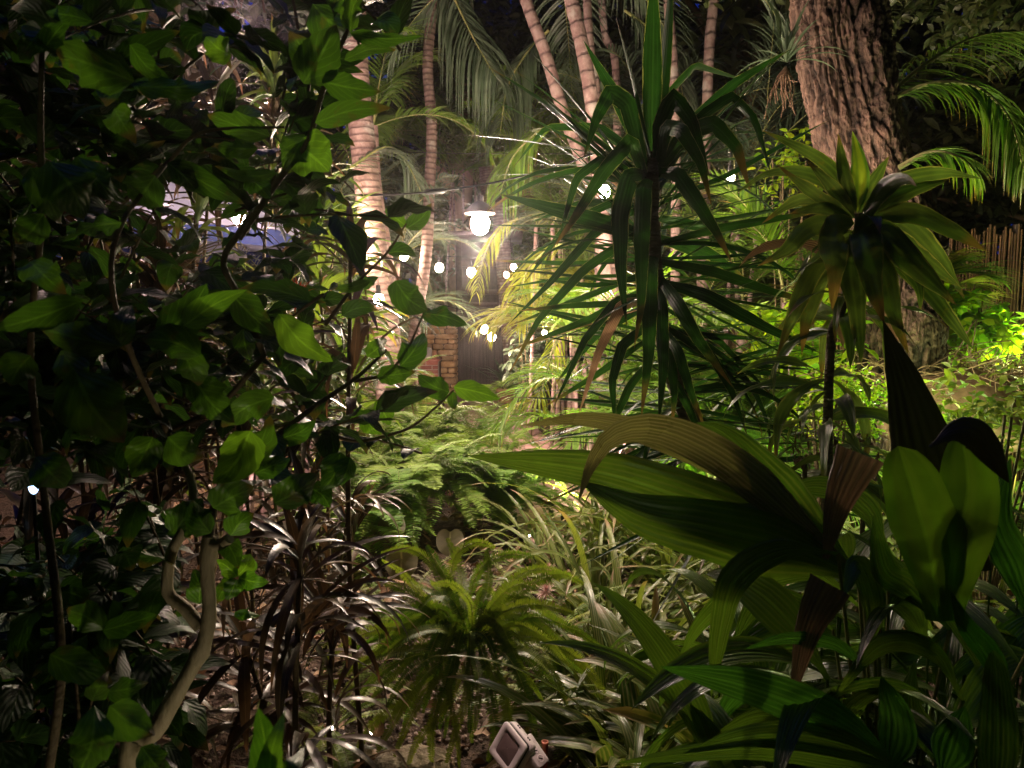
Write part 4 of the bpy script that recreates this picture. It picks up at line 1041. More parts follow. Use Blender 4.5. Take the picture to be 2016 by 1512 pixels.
for px, py, d, r, lab in [(1445, 1160, 0, 0, '')][:0]: pass
flower('pink_flower', 1075, 1165, 2.9, .05, 60, 'pink_flower', 'pale pink fluffy flower head right of the drooping sword fern, the lower right one')
flower('pink_flower', 1040, 1155, 3.0, .04, 50, 'pink_flower', 'pale pink fluffy flower head right of the drooping sword fern, the middle one')
flower('pink_flower', 1080, 1120, 3.1, .04, 50, 'pink_flower', 'pale pink fluffy flower head right of the drooping sword fern, the topmost one')

# ------------------------------------------------------------------ cordylines
def cordyline(px, pyh, d, n, L_, W_, label, mat='cordy', heads=1, pyb=None, droop=(.6, 2.2), up=1.3, stemr=.009, seed_el=(-.2, 1.4), loc_lean=0.0):
    h = at(px, pyh, d); b = np.array([h[0]+loc_lean, h[1]+.05, on_ground(h[0], h[1])])
    t = thing('cordyline', label, 'cordyline', b, 'strap leaved cordylines')
    st = MB(); lf = MB()
    P = catmull([b, (b+h)/2+np.array([rng.normal(0, .09), rng.normal(0, .05), 0]), h], 16)
    st.tube(P, np.linspace(stemr, stemr*.7, 16), 8)
    tops = [h]
    for k in range(heads-1):
        q = P[int(rng.uniform(5, 13))]; e = q+np.array([rng.normal(0, .22), rng.normal(0, .15), rng.uniform(.2, .5)])
        st.tube(catmull([q, (q+e)/2+np.array([0, 0, -.04]), e], 8), stemr*.6, 7); tops.append(e)
    st.build('stem', M['twig'], t)
    for c in tops:
        n = int(n*1.5); dz = rng.uniform(-1, .1, n); dz = np.where(dz < 0, -np.abs(dz)**2*.5, dz*.4); az = rng.uniform(0, 2*PI, n)
        blades(lf, c+np.stack([0*dz, 0*dz, dz], -1), az, rng.uniform(*seed_el, n), rng.uniform(.75, 1.1, n)*L_, rng.uniform(.8, 1.15, n)*W_, rng.uniform(*droop, n), roll=rng.normal(0, .25, n), fold=.3, kind='lance', N=10, M=3, sway=.15)
    lf.build('foliage', M[mat], t)
    return t
for a_ in [
 (690, 510, 2.3, 26, .34, .030, 'dark strappy cordyline in front of the thick left palm trunk', 'cordy', 1),
 (590, 1100, 1.75, 34, .33, .030, 'dark cordyline with long drooping leaves left of the drooping sword fern', 'cordy', 1),
 (655, 1235, 1.9, 22, .30, .028, 'low dark cordyline touching the left side of the drooping sword fern', 'cordy', 1),
 (560, 1330, 2.0, 20, .3, .03, 'dark cordyline low behind the crooked stem', 'cordy', 1),
 (385, 420, 2.9, 20, .26, .04, 'tan and green cordyline in front of the pale umbrella, left of the bulb', 'cordy_green', 1),
 (310, 440, 3.0, 20, .24, .04, 'brownish cordyline at the left edge of the pale umbrella', 'cordy', 1),
 (625, 430, 3.2, 22, .30, .04, 'cordyline with tall tan leaves right of the pale umbrella', 'cordy_green', 2),
 (610, 350, 3.8, 24, .36, .04, 'green cordyline above the right corner of the pale umbrella', 'cordy_green', 2),
 (240, 300, 2.8, 30, .33, .035, 'reddish cordyline high in the left part behind the shrub', 'cordy', 3),
 (420, 210, 3.1, 30, .36, .035, 'reddish cordyline high above the pale umbrella', 'cordy', 3),
 (540, 160, 3.3, 24, .34, .035, 'tall cordyline near the top between shrub and thick palm trunk', 'cordy_green', 3),
 (350, 90, 3.4, 30, .40, .035, 'topmost reddish cordyline behind the shrub', 'cordy', 3),
 (110, 230, 2.9, 30, .36, .035, 'reddish cordyline near the upper left corner', 'cordy', 3),
 (480, 850, 2.9, 26, .34, .035, 'tan cordyline behind the middle of the shrub', 'cordy', 2),
 (300, 880, 2.7, 26, .32, .035, 'tan cordyline behind the left middle of the shrub', 'cordy', 2),
 (600, 1000, 2.7, 30, .32, .03, 'pinkish brown cordyline at the edge of the mid fern bank', 'cordy', 1),
 (690, 985, 3.0, 22, .3, .03, 'pinkish cordyline with thin arching leaves beside the heart shaped leaf', 'cordy', 1),
 (160, 1050, 2.6, 24, .3, .035, 'cordyline in the dark below the cool white lantern', 'cordy', 1),
 (480, 640, 3.3, 28, .30, .04, 'cordyline with yellowish leaves behind the red spiky flower', 'cordy_green', 2),
 (620, 640, 3.6, 30, .40, .04, 'cordyline between the red spiky flower and the thick palm trunk', 'cordy', 2),
 (60, 900, 2.1, 24, .34, .04, 'dark cordyline at the left edge above the cool lantern', 'cordy', 1),
 (60, 1250, 1.9, 24, .32, .04, 'dark cordyline near the left edge above the gravel', 'cordy', 1),
 (250, 1200, 1.95, 26, .32, .036, 'dark cordyline left of the crooked pale stem', 'cordy', 1),
 (480, 1260, 1.85, 26, .30, .03, 'dark cordyline right of the crooked pale stem', 'cordy', 1),
 (180, 470, 3.4, 26, .36, .04, 'pale tan cordyline left of the umbrella', 'cordy_green', 2),
]:
    cordyline(*a_)

# ------------------------------------------------------------------ ferns
def fern(px, py, d, n, L_, label, mat='fern', ll=.055, lw=.017, el=(.3, 1.4), droop=(1.2, 2.6), z=None, spread=.06, npin=46, name='fern', cat='fern', group='ferns', azr=(0, 2*PI)):
    c = at(px, py, d)
    g0 = on_ground(c[0], d)
    if z is not None: c[2] = g0+z
    t = thing(name, label, cat, (c[0], c[1], g0), group)
    lf = MB(); rc = MB()
    for k in range(n):
        az = rng.uniform(*azr)
        b = c+np.array([math.cos(az)*rng.uniform(0, spread), math.sin(az)*rng.uniform(0, spread), rng.uniform(-.05, .02)])
        frond(lf, b, az, rng.uniform(*el), L_*rng.uniform(.65, 1.15), rng.uniform(*droop), n=npin, ll=ll, lw=lw, ang=1.35, vee=.05, ldroop=.15, start=.08, rr=.0022, N=3, M=3, rmb=rc, p=1.25, pr='fern', sway=.3, jit=.05, Tf=rng.uniform(0, 1))
    lf.build('fronds', M[mat], t); rc.build('stalks', M['green_stem'], t)
    return t
def frond_along(lf, pts, w, tint):
    W3 = [at(*p) for p in pts]; N = 30
    sp = catmull(W3, N); t_ = norm(np.gradient(sp, axis=0)); Lf = np.linalg.norm(np.diff(sp, axis=0), axis=1).sum()
    view = norm(sp-np.array([0, 0, CAMZ]))
    side = norm(np.cross(t_, view)); nr = np.cross(side, t_)
    side, nr = rolled(side[None], nr[None], np.array([rng.normal(0, .45)]), np.array([rng.normal(0, .4)]), N); side, nr = side[0], nr[0]
    n = max(14, int(Lf/.0065)); f = np.linspace(.02, .99, n); x_ = f*(N-1.001); i_ = x_.astype(int); fr = (x_-i_)[:, None]
    P = sp[i_]*(1-fr)+sp[i_+1]*fr; D = t_[i_]; S_ = side[i_]; U = nr[i_]
    wl = w*np.mean([p[2] for p in pts])/F/2*np.clip(np.sin(PI*(.12+.86*f))**.45, .12, 1)
    for sg in (-1, 1):
        a_ = 1.38+rng.normal(0, .07, n)[:, None]
        dl = norm(D*np.cos(a_)+(S_*sg-U*.18)*np.sin(a_)); z, e = dir_azel(dl)
        # lie each pinna flat in the frond's own plane
        s5 = np.linspace(0, 1, 4)[None, :, None]
        spn = P[:, None]+dl[:, None]*s5*(wl*rng.uniform(.9, 1.08, n))[:, None, None]
        sd = np.broadcast_to(D[:, None], spn.shape); nn2 = np.cross(sd, dl[:, None])
        sweep(lf, spn, sd, nn2, np.full(n, .0078), 'leaflet', M=3, fold=.15, T=np.clip(rng.normal(tint, .08, n), 0, 1))
    lf.tube(sp, np.linspace(.0018, .0007, N), 5, T=1.0, cap=False)
c = at(930, 1262, 2.5)
t = thing('sword_fern', 'drooping sword fern clump in the centre foreground', 'sword fern', (c[0], 2.5, on_ground(c[0], 2.5)), 'ferns')
G_ = 2.5
fl = [
 [(905,1255,G_),(862,1238,G_-.08),(805,1252,G_-.15),(752,1292,G_-.18)],[(900,1280,G_),(845,1296,G_-.1),(795,1335,G_-.16),(762,1392,G_-.18)],[(890,1290,G_),(840,1325,G_-.12),(795,1385,G_-.18),(742,1482,G_-.2)],
 [(900,1300,G_),(850,1350,G_-.12),(805,1420,G_-.18),(776,1490,G_-.2)],[(915,1300,G_-.05),(918,1370,G_-.15),(900,1430,G_-.2),(878,1502,G_-.2)],[(905,1300,G_),(865,1370,G_-.12),(850,1440,G_-.18),(850,1512,G_-.18)],
 [(928,1275,G_-.05),(942,1335,G_-.15),(940,1390,G_-.2),(934,1440,G_-.2)],[(960,1265,G_),(1005,1300,G_-.12),(1038,1375,G_-.18),(1056,1456,G_-.2)],[(940,1255,G_),(990,1205,G_),(1060,1190,G_),(1130,1208,G_)],
 [(955,1250,G_),(1020,1232,G_-.05),(1075,1258,G_-.1),(1122,1312,G_-.12)],[(940,1240,G_),(975,1205,G_),(1015,1180,G_+.05)],[(890,1240,G_),(855,1205,G_),(800,1165,G_+.05),(742,1138,G_+.1)],
 [(880,1230,G_),(830,1170,G_+.05),(790,1125,G_+.1),(752,1102,G_+.12)],[(880,1160,G_+.1),(900,1090,G_+.15),(940,1068,G_+.2),(975,1078,G_+.2)],[(915,1220,G_),(885,1150,G_+.1),(862,1110,G_+.15),(840,1074,G_+.2)],
 [(945,1215,G_),(962,1150,G_+.1),(958,1080,G_+.2)],[(920,1180,G_+.1),(950,1115,G_+.15),(1000,1092,G_+.2),(1052,1096,G_+.2)],[(920,1240,G_),(890,1180,G_),(850,1175,G_),(820,1205,G_)],
 [(970,1260,G_),(1060,1255,G_-.05),(1140,1300,G_-.1),(1192,1365,G_-.1)],[(970,1275,G_),(1040,1285,G_-.1),(1090,1330,G_-.15),(1120,1400,G_-.18)],[(940,1290,G_),(985,1345,G_-.15),(1000,1420,G_-.2),(1002,1480,G_-.2)],
 [(900,1290,G_),(885,1360,G_-.15),(900,1440,G_-.2),(905,1512,G_-.2)],[(880,1290,G_),(820,1290,G_-.05),(740,1330,G_-.1),(690,1400,G_-.1)],[(880,1270,G_),(800,1280,G_-.05),(720,1300,G_-.05),(650,1350,G_)],
 [(885,1265,G_),(790,1235,G_),(710,1250,G_),(640,1300,G_)],[(960,1230,G_),(1030,1160,G_+.1),(1100,1130,G_+.15),(1150,1150,G_+.15)],[(950,1230,G_),(1000,1150,G_+.1),(1060,1120,G_+.15),(1110,1130,G_+.2)],
 [(900,1210,G_),(850,1110,G_+.15),(800,1080,G_+.2),(750,1090,G_+.2)],[(915,1200,G_),(905,1120,G_+.15),(880,1060,G_+.2)],[(975,1255,G_),(1050,1215,G_),(1130,1240,G_),(1200,1290,G_)],
 [(915,1310,G_),(870,1400,G_-.15),(820,1460,G_-.2),(800,1520,G_-.2)],[(950,1300,G_),(965,1380,G_-.15),(975,1450,G_-.2),(960,1500,G_-.2)],[(890,1300,G_),(815,1370,G_-.1),(740,1420,G_-.12),(700,1480,G_-.12)],
 [(860,1200,G_),(790,1200,G_+.05),(730,1215,G_+.05),(690,1250,G_+.05)],[(930,1230,G_-.05),(925,1185,G_-.05),(890,1150,G_-.05),(850,1150,G_-.05)],[(935,1235,G_),(985,1175,G_),(1020,1150,G_),(1060,1160,G_-.05)],
]
for i_, pts in enumerate(fl):
    m = MB(); frond_along(m, pts, rng.uniform(24, 32), rng.uniform(.1, .9)); m.build('frond', M['fern_dark'], t)
for k in range(46):
    m = MB() if k == 0 else m
    a_ = rng.uniform(0, 2*PI); r_ = rng.uniform(90, 250); el_ = rng.uniform(.2, .8)
    x1 = 925+r_*math.cos(a_); up_ = rng.uniform(20, 90); y1 = 1275+abs(math.sin(a_))*150*(1 if math.sin(a_) > 0 else -.9)+rng.uniform(-20, 60)
    dd = -.2*math.sin(a_)
    frond_along(m, [(925+rng.normal(0, 12), 1262+rng.normal(0, 10), G_+.05), (925+(x1-925)*.4, 1262+(y1-1262)*.3-up_, G_+dd*.5+.05), (x1, y1, G_+dd+.05)], rng.uniform(22, 28), rng.uniform(0, .6))
tag(m.build('inner_fronds', M['fern_dark'], t), kind='stuff')
fern(760, 1180, 2.9, 26, .42, 'smaller sword fern behind the left side of the centre clump', 'fern_dark', ll=.025, lw=.012, el=(.2, 1.3), droop=(.8, 1.8), z=.2, name='sword_fern', cat='sword fern')
fern(640, 1330, 2.5, 22, .36, 'low sword fern left of the centre clump by the dark cordyline', 'fern_dark', ll=.025, lw=.012, el=(0, 1.1), droop=(.8, 1.8), z=.12, name='sword_fern', cat='sword fern')
fern(1060, 1130, 3.0, 24, .42, 'sword fern behind the pink flower heads', 'fern_dark', ll=.025, lw=.012, el=(.2, 1.2), droop=(.8, 1.8), z=.2, name='sword_fern', cat='sword fern')
fern(1110, 1330, 2.6, 18, .36, 'sword fern right of the centre clump above the copper pipe', 'fern_dark', ll=.025, lw=.012, el=(0, 1.1), droop=(.8, 1.8), z=.12, name='sword_fern', cat='sword fern')
for (px, py, d, n, L_, z_, lab) in [
 (790, 905, 4.6, 54, .62, .42, 'bright fern at the front left of the fern bank'),
 (880, 905, 4.9, 54, .62, .42, 'bright fern at the front middle of the fern bank'),
 (960, 900, 5.2, 44, .6, .4, 'bright fern at the front right of the fern bank'),
 (740, 870, 5.4, 46, .65, .5, 'fern at the left end of the fern bank'),
 (835, 840, 5.9, 50, .7, .6, 'fern in the middle of the fern bank below the brick counter'),
 (930, 835, 6.2, 46, .7, .55, 'fern at the back of the fern bank below the reed gate'),
 (780, 800, 6.8, 46, .75, .75, 'yellow green fern at the back left of the fern bank'),
 (1000, 880, 5.0, 26, .5, .3, 'small fern beside the pinkish path'),
 (700, 960, 4.3, 30, .5, .3, 'dark fern between the shrub and the fern bank')]:
    fern(px, py, d, n, L_, lab, 'fern', ll=.085, lw=.024, el=(.2, 1.4), droop=(1.2, 2.6), z=z_, npin=40, spread=.12, name='boston_fern', cat='fern', group='ferns of the fern bank')

# ------------------------------------------------------------------ strap leaved clumps (centre right)
def clump(px, d, n, L_, W_, label, mat='strap', r=.18, z=0.02, el=(.6, 1.5), droop=(.8, 2.4), cat='strap leaved plant', kind='strap', N=10):
    x = gx(px, d); b = np.array([x, d, on_ground(x, d)])
    reseed(label)
    m = MB(); a = rng.uniform(0, 2*PI, n); rr = r*np.sqrt(rng.uniform(0, 1, n))
    q = b+np.stack([rr*np.cos(a), rr*np.sin(a), np.full(n, z)], -1)
    az_ = a+rng.normal(0, .6, n); el_ = rng.uniform(*el, n); L2 = rng.uniform(.6, 1.1, n)*L_; W2 = rng.uniform(.7, 1.2, n)*W_; dr_ = rng.uniform(*droop, n); ro_ = rng.normal(0, .3, n)
    sp_ = spines(q, az_, el_, L2, dr_, N, 1.4)[0]
    gap = ((np.abs(sp_[..., 0]-.02) < .17) & (sp_[..., 1] < 2.15) & (sp_[..., 2] < 1.1)).any(1)   # the flood light stands free
    k_ = ~gap
    blades(m, q[k_], az_[k_], el_[k_], L2[k_], W2[k_], dr_[k_], roll=ro_[k_], fold=.28, kind=kind, N=N, M=5, pleats=2, pdepth=.08)
    return tag(m.build('strap_plant', M[mat], base=b), label, cat, 'clumps of strap leaved plants')
for a_ in [
 (1180, 3.7, 46, .85, .032, 'upright strap leaved clump behind the tips of the big pleated leaves'),
 (1090, 4.2, 30, .75, .028, 'strap leaved clump right of the heart shaped leaf'),
 (1250, 3.2, 60, .75, .038, 'arching strap leaved clump below the big pleated leaves'),
 (1340, 2.5, 46, .56, .045, 'arching clump with pinkish leaf edges right of the pink flower heads'),
 (1260, 2.35, 26, .42, .040, 'low arching clump right of the drooping sword fern'),
 (1440, 2.3, 44, .60, .050, 'arching clump under the folded withered leaf'),
 (1330, 1.9, 40, .50, .045, 'arching clump in front near the bottom edge'),
 (1480, 3.6, 60, 1.0, .036, 'tall strap leaved clump behind the foot of the yucca'),
 (1350, 4.0, 70, 1.15, .034, 'tall strap leaved clump behind the yucca trunk'),
 (1560, 3.2, 40, .8, .036, 'strap leaved clump left of the withered flower heads'),
 (1230, 4.6, 60, 1.2, .034, 'tall pale strap leaved clump beside the pinkish path'),
 (1700, 3.6, 50, .9, .036, 'strap leaved clump behind the withered flower heads'),
 (1900, 3.2, 40, .9, .04, 'strap leaved clump under the reed fence at the right edge'),
 (1300, 2.15, 34, .62, .062, 'olive pleated clump arching toward the drooping sword fern', 'strap'),
 (1400, 2.0, 34, .75, .068, 'olive pleated clump below the long arching leaves', 'strap'),
 (1210, 2.8, 24, .62, .05, 'pleated clump at the right side of the drooping sword fern', 'strap'),
 (1520, 2.1, 30, .8, .07, 'broad pleated clump behind the hanging withered leaf', 'strap'),
 (1290, 2.35, 40, .85, .042, 'tall arching clump directly in front of the yucca foot'),
 (1200, 2.9, 30, .8, .034, 'leaning clump between pink flower heads and yucca foot'),
 (1640, 2.0, 36, .8, .05, 'clump in front of the corn plant stem'),
 (1080, 3.3, 30, .4, .02, 'small grassy clump behind the pink flower heads'),
]:
    clump(*a_)
clump(880, 3.9, 14, .32, .03, 'tan tuft on the leaf litter behind the drooping sword fern', 'taro', r=.1)

# heart shaped taro leaves
def taro(px, py, d, r, label, tilt):
    c = at(px, py, d); g0 = on_ground(c[0], d)
    t = thing('taro_plant', label, 'taro', (c[0], d, g0), 'single taro leaves')
    a = np.linspace(0, 2*PI, 41); 
    rad = r*(1-.12*np.cos(a)-.34*np.exp(-((a-PI)/.28)**2)+.18*np.exp(-((a-0)/.35)**2)+.18*np.exp(-((a-2*PI)/.35)**2))
    rr = np.linspace(0.02, 1, 7)
    X = rr[:, None]*rad*np.sin(a); Zz = -rr[:, None]*rad*np.cos(a); Yy = .12*r*rr[:, None]**2*np.cos(3*a)
    P = np.stack([X, Yy+Zz*math.sin(tilt), Zz*math.cos(tilt)], -1)+c
    m = MB(); m.grid(P[None], np.stack(np.broadcast_arrays(X/r/2+.5, Zz/r/2+.5), -1)[None], np.array([.5])); m.build('leaf', M['taro'], t)
    m = MB(); m.tube(catmull([(c[0], d+.02, g0), (c[0]+.01, d+.04, (g0+c[2])/2), c+np.array([0, .005, r*.3])], 10), .004, 6); m.build('stalk', M['green_stem'], t)
taro(886, 1068, 4.0, .078, 'grey heart shaped taro leaf above the drooping sword fern', .3)
taro(790, 1110, 3.7, .085, 'brown heart shaped taro leaf left of the grey one', .2)
taro(770, 1040, 4.1, .08, 'brownish folded taro leaf below the fern bank', .5)
taro(1535, 1000, 2.9, .08, 'dark taro leaf behind the withered flower heads', .4)

# ------------------------------------------------------------------ withered flower heads
for px, py, d, r, h, lab in [(1580, 900, 2.4, .07, .26, 'withered brown flower spike, the left and lowest of three'), (1640, 860, 2.45, .06, .22, 'withered brown flower spike, the middle of three'), (1700, 890, 2.4, .06, .18, 'withered brown flower spike, the right one of three')]:
    c = at(px, py, d)
    t = thing('withered_flower_spike', lab, 'flower spike', (c[0], d, on_ground(c[0], d)), 'withered flower spikes')
    n = 150; dz = rng.uniform(-h*.8, h*.4, n)
    m = MB(); blades(m, c+np.stack([rng.normal(0, r*.3, n), rng.normal(0, r*.3, n), dz], -1), rng.uniform(0, 2*PI, n), rng.uniform(-.6, 1.3, n), rng.uniform(.02, .06, n), .008, rng.normal(.4, .8, n), kind='lance', N=5, M=3, fold=.4)
    m.build('petals', M['brown_flower'], t)
    m = MB(); m.tube([(c[0], d, on_ground(c[0], d)), (c[0]+.01, d, c[2])], .008, 7); m.build('stem', M['twig'], t)

# ------------------------------------------------------------------ rough barked tree
TD = 4.4
cp = [at(1775, 560, TD+.1), at(1768, 470, TD), at(1712, 320, TD), at(1680, 200, TD), at(1662, 90, TD), at(1655, 0, TD), at(1650, -160, TD)]
cp = [np.array([cp[0][0]+.03, TD+.15, on_ground(cp[0][0], TD)-.05])]+cp
t = thing('rough_barked_tree', 'massive rough barked leaning trunk at the upper right', 'tree', cp[0])
Nr, Ns = 620, 260
P = catmull(cp, Nr); Rr = np.interp(np.linspace(0, 1, Nr), [0, .2, .45, .62, .8, 1], [.33, .25, .235, .24, .26, .25])
tt = norm(np.gradient(P, axis=0)); s_ = norm(np.cross(tt, np.array([0, 1., 0]))); u_ = np.cross(s_, tt)
def vnoise(w, h, cw, ch):
    G = rng.uniform(-1, 1, (ch+2, cw)); y = np.linspace(0, ch, h, endpoint=False); x = np.linspace(0, cw, w, endpoint=False)
    yi = y.astype(int); xi = x.astype(int); fy = sm(y-yi, 0, 1)[:, None]; fx = sm(x-xi, 0, 1)[None]
    a = G[yi][:, xi % cw]; b = G[yi][:, (xi+1) % cw]; c = G[yi+1][:, xi % cw]; d = G[yi+1][:, (xi+1) % cw]
    return (a*(1-fx)+b*fx)*(1-fy)+(c*(1-fx)+d*fx)*fy
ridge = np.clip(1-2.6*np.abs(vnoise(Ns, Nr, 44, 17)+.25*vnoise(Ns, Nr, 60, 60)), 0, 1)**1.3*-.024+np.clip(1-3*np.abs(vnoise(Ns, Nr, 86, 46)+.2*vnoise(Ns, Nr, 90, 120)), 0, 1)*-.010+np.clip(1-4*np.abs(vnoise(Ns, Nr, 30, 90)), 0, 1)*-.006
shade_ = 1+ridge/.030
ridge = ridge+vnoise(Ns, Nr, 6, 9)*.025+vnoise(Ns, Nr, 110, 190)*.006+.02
aa = np.linspace(0, 2*PI, Ns, endpoint=False)
RR = Rr[:, None]*(1+.08*np.sin(aa*3+1)[None]+.05*np.sin(aa*5+P[:, 2:3]*1.5))+ridge-.02
G = P[:, None]+RR[..., None]*(np.cos(aa)[None, :, None]*s_[:, None]+np.sin(aa)[None, :, None]*u_[:, None])
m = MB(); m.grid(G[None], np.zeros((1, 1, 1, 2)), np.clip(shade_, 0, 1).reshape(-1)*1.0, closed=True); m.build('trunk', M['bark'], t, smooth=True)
m = MB(); m.tube(catmull([at(1640, -60, TD), at(1900, -180, TD+.3), at(2100, -260, TD+.6)], 12), np.linspace(.12, .05, 12), 12)
m.tube(catmull([at(1640, -100, TD), at(1400, -220, TD+.6), at(1150, -300, TD+1.2)], 12), np.linspace(.12, .05, 12), 12); m.build('limb', M['bark'], t)
m = MB()
def crown_leaves(mb, c, rad, n, size, flat=1.0, asp=.45, shell=.0, el=(-.9, .7), M_=3, N=4, cl=1):
    if cl > 1:
        k = n//cl; cc = rng.normal(0, 1, (k, 3)); cc = norm(cc)*rng.uniform(shell, 1, (k, 1))**.5
        v = np.repeat(cc, cl, 0)+rng.normal(0, .07, (k*cl, 3)); n = k*cl
    else:
        v = norm(rng.normal(0, 1, (n, 3)))*rng.uniform(shell**2, 1, (n, 1))**.5
    p = np.array(c)+v*np.array(rad)
    blades(mb, p, rng.uniform(0, 2*PI, n), rng.uniform(*el, n), rng.uniform(.6, 1.15, n)*size, rng.uniform(.6, 1.1, n)*size*asp, rng.uniform(0, .8, n), roll=rng.normal(0, .5, n), fold=.25, kind='lance', N=N, M=M_)
for q in ((1900, -60, 5.2), (2050, 40, 5.5), (1780, -90, 5.2), (1500, -130, 5.4)):
    crown_leaves(m, at(*q), (.8, .7, .4), 800, .12, cl=5)
m.build('crown', M['tree_leaf'], t)
# small orchid-like root tuft on the trunk
c = at(1548, 130, TD-.35)
t2 = thing('air_plant', 'pinkish tuft of air plant roots on the left of the rough trunk', 'air plant', c)
m = MB()
for k in range(26):
    e = c+np.array([rng.normal(-.02, .05), rng.normal(-.03, .03), rng.uniform(-.28, -.08)]); m.tube(catmull([c, (c+e)/2+rng.normal(0, .02, 3), e], 7), .0022, 4, cap=False)
m.build('roots', M['root'], t2)
m = MB(); n = 26
blades(m, np.broadcast_to(c+np.array([0, 0, .02]), (n, 3)), rng.uniform(0, 2*PI, n), rng.uniform(.2, 1.5, n), rng.uniform(.15, .42, n), .02, rng.uniform(.3, 1.4, n), kind='lance', N=7)
m.build('leaves', M['palm_dark'], t2)

# ------------------------------------------------------------------ ringed palm trunks
def palm_trunk(pts, r0, r1, label, mat, hang=None, crown=None, seed=0, group='palm trunks'):
    P3 = [at(*q) for q in pts]
    b = P3[0].copy(); b[2] = on_ground(b[0], b[1])
    t = thing('palm_tree', label, 'palm tree', b, group)
    P = catmull([b]+P3, 90)
    m = MB(); wob = 1+.02*rng.normal(0, 1, 90)
    m.tube(P, np.linspace(r0, r1, 90)*wob, 20); m.build('trunk', M[mat], t)
    if crown:
        n, L_, mt, ll, lw, el, dr = crown
        lf = MB(); rc = MB()
        for k in range(n):
            az = rng.uniform(0, 2*PI)
            frond(lf, P[-1], az, rng.uniform(*el), L_*rng.uniform(.8, 1.1), rng.uniform(*dr), n=38, ll=ll, lw=lw, rmb=rc, N=6, M=3, ldroop=.9)
        lf.build('crown', M[mt], t); rc.build('leaf_stalks', M['green_stem'], t)
    return t
palm_trunk([(765, 700, 6.6), (738, 500, 6.55), (716, 300, 6.5), (700, 110, 6.5), (696, -80, 6.5), (690, -330, 6.5)], .135, .088, 'thick finely ringed palm trunk left of the pendant lamp', 'trunk_fine', crown=(9, 2.3, 'palm_dark', .6, .035, (.1, 1.2), (1.2, 2.2)))
palm_trunk([(770, 600, 7.2), (758, 470, 7.2), (742, 370, 7.2), (735, 250, 7.3)], .06, .045, 'slender pale trunk just behind the thick left palm trunk', 'trunk_pink', crown=(7, 1.3, 'palm', .4, .025, (.1, 1.3), (1.0, 2.0)))
palm_trunk([(812, 700, 7.6), (838, 510, 7.6), (845, 380, 7.6), (850, 250, 7.6), (842, 130, 7.6), (852, 0, 7.6), (860, -140, 7.6)], .065, .05, 'slender palm trunk between the thick trunk and the pendant lamp', 'trunk_fine')
palm_trunk([(1205, 520, 6.4), (1150, 330, 6.4), (1110, 225, 6.4), (1075, 110, 6.4), (1035, 0, 6.4), (1000, -130, 6.4)], .058, .048, 'slender ringed trunk leaning left above the pendant lamp', 'trunk_pink')
palm_trunk([(1190, 560, 6.0), (1178, 330, 6.0), (1166, 210, 6.0), (1150, 110, 6.0), (1125, 0, 6.0), (1100, -130, 6.0)], .062, .055, 'thickest of the slender ringed trunks, upright beside the yucca', 'trunk_pink', crown=(6, 1.9, 'palm_dark', .5, .03, (-.2, .8), (.8, 1.6)))
palm_trunk([(1180, 420, 6.5), (1175, 200, 6.5), (1160, 70, 6.5), (1150, -120, 6.5)], .04, .035, 'pale narrow ringed trunk just behind the thickest slender one', 'trunk_pink')
palm_trunk([(1330, 500, 6.6), (1328, 180, 6.6), (1315, 0, 6.6), (1305, -130, 6.6)], .045, .04, 'ringed trunk directly behind the top of the yucca', 'trunk_pink')
palm_trunk([(1385, 500, 6.8), (1395, 130, 6.8), (1405, 0, 6.8), (1412, -130, 6.8)], .05, .045, 'ringed trunk right of the top of the yucca', 'trunk_pink')
palm_trunk([(1215, 200, 7.4), (1190, 60, 7.4), (1178, -100, 7.4)], .042, .036, 'short visible trunk at the top edge above the bulb cluster', 'trunk_pink')
palm_trunk([(985, 640, 17.5), (978, 480, 17.5), (962, 340, 17.5), (952, 240, 17.5)], .27, .21, 'reddish rough palm trunk right behind the pendant lamp', 'trunk_fine')
palm_trunk([(1012, 770, 13.9), (1003, 640, 13.9), (992, 520, 13.9), (982, 400, 13.9)], .17, .14, 'pinkish trunk at the right side of the dark porch', 'trunk_fine')
palm_trunk([(722, 690, 8.6), (735, 600, 8.6), (728, 500, 8.6), (715, 360, 8.6)], .13, .11, 'thick pale trunk standing behind the foot of the thick left palm trunk', 'trunk_fine')

# branching tree in the middle distance
t = thing('branching_tree', 'tree with bare orange brown forking branches above the pendant lamp', 'tree', at(890, 700, 18.2)*np.array([1, 1, 0]))
m = MB()
def limb(pts, r0, r1): m.tube(catmull([at(*q) for q in pts], 20), np.linspace(r0, r1, 20), 10)
limb([(900, 760, 18.5), (905, 500, 18.5), (915, 320, 18.4), (920, 235, 18.4)], .30, .22)
m.build('trunk', M['trunk_smooth'], t); m = MB()
limb([(918, 250, 18.4), (905, 200, 18.4), (893, 150, 18.4), (885, 60, 18.4)], .13, .09)
limb([(922, 245, 18.4), (920, 180, 18.4), (908, 120, 18.4), (905, 20, 18.4)], .14, .09)
limb([(926, 250, 18.4), (945, 200, 18.4), (953, 140, 18.4), (965, 30, 18.4)], .14, .09)
limb([(905, 420, 18.5), (850, 300, 18.3), (815, 210, 18.2), (790, 130, 18.2)], .16, .09)
limb([(860, 320, 18.3), (868, 280, 18.3), (850, 210, 18.2)], .13, .09)
m.build('limb', M['trunk_smooth'], t)
m = MB()
for q in ((885, 120, 18.2), (930, 60, 18.4), (800, 120, 18.2), (980, 90, 18.4), (850, 40, 18.2), (800, 10, 18.6), (800, 240, 18.3), (1010, 160, 18.6), (870, 175, 18.1), (760, 230, 18.8)):
    crown_leaves(m, at(*q), (1.3, .9, .85), 420, .34, cl=6, asp=.38)
m.build('crown', M['tree_leaf'], t)

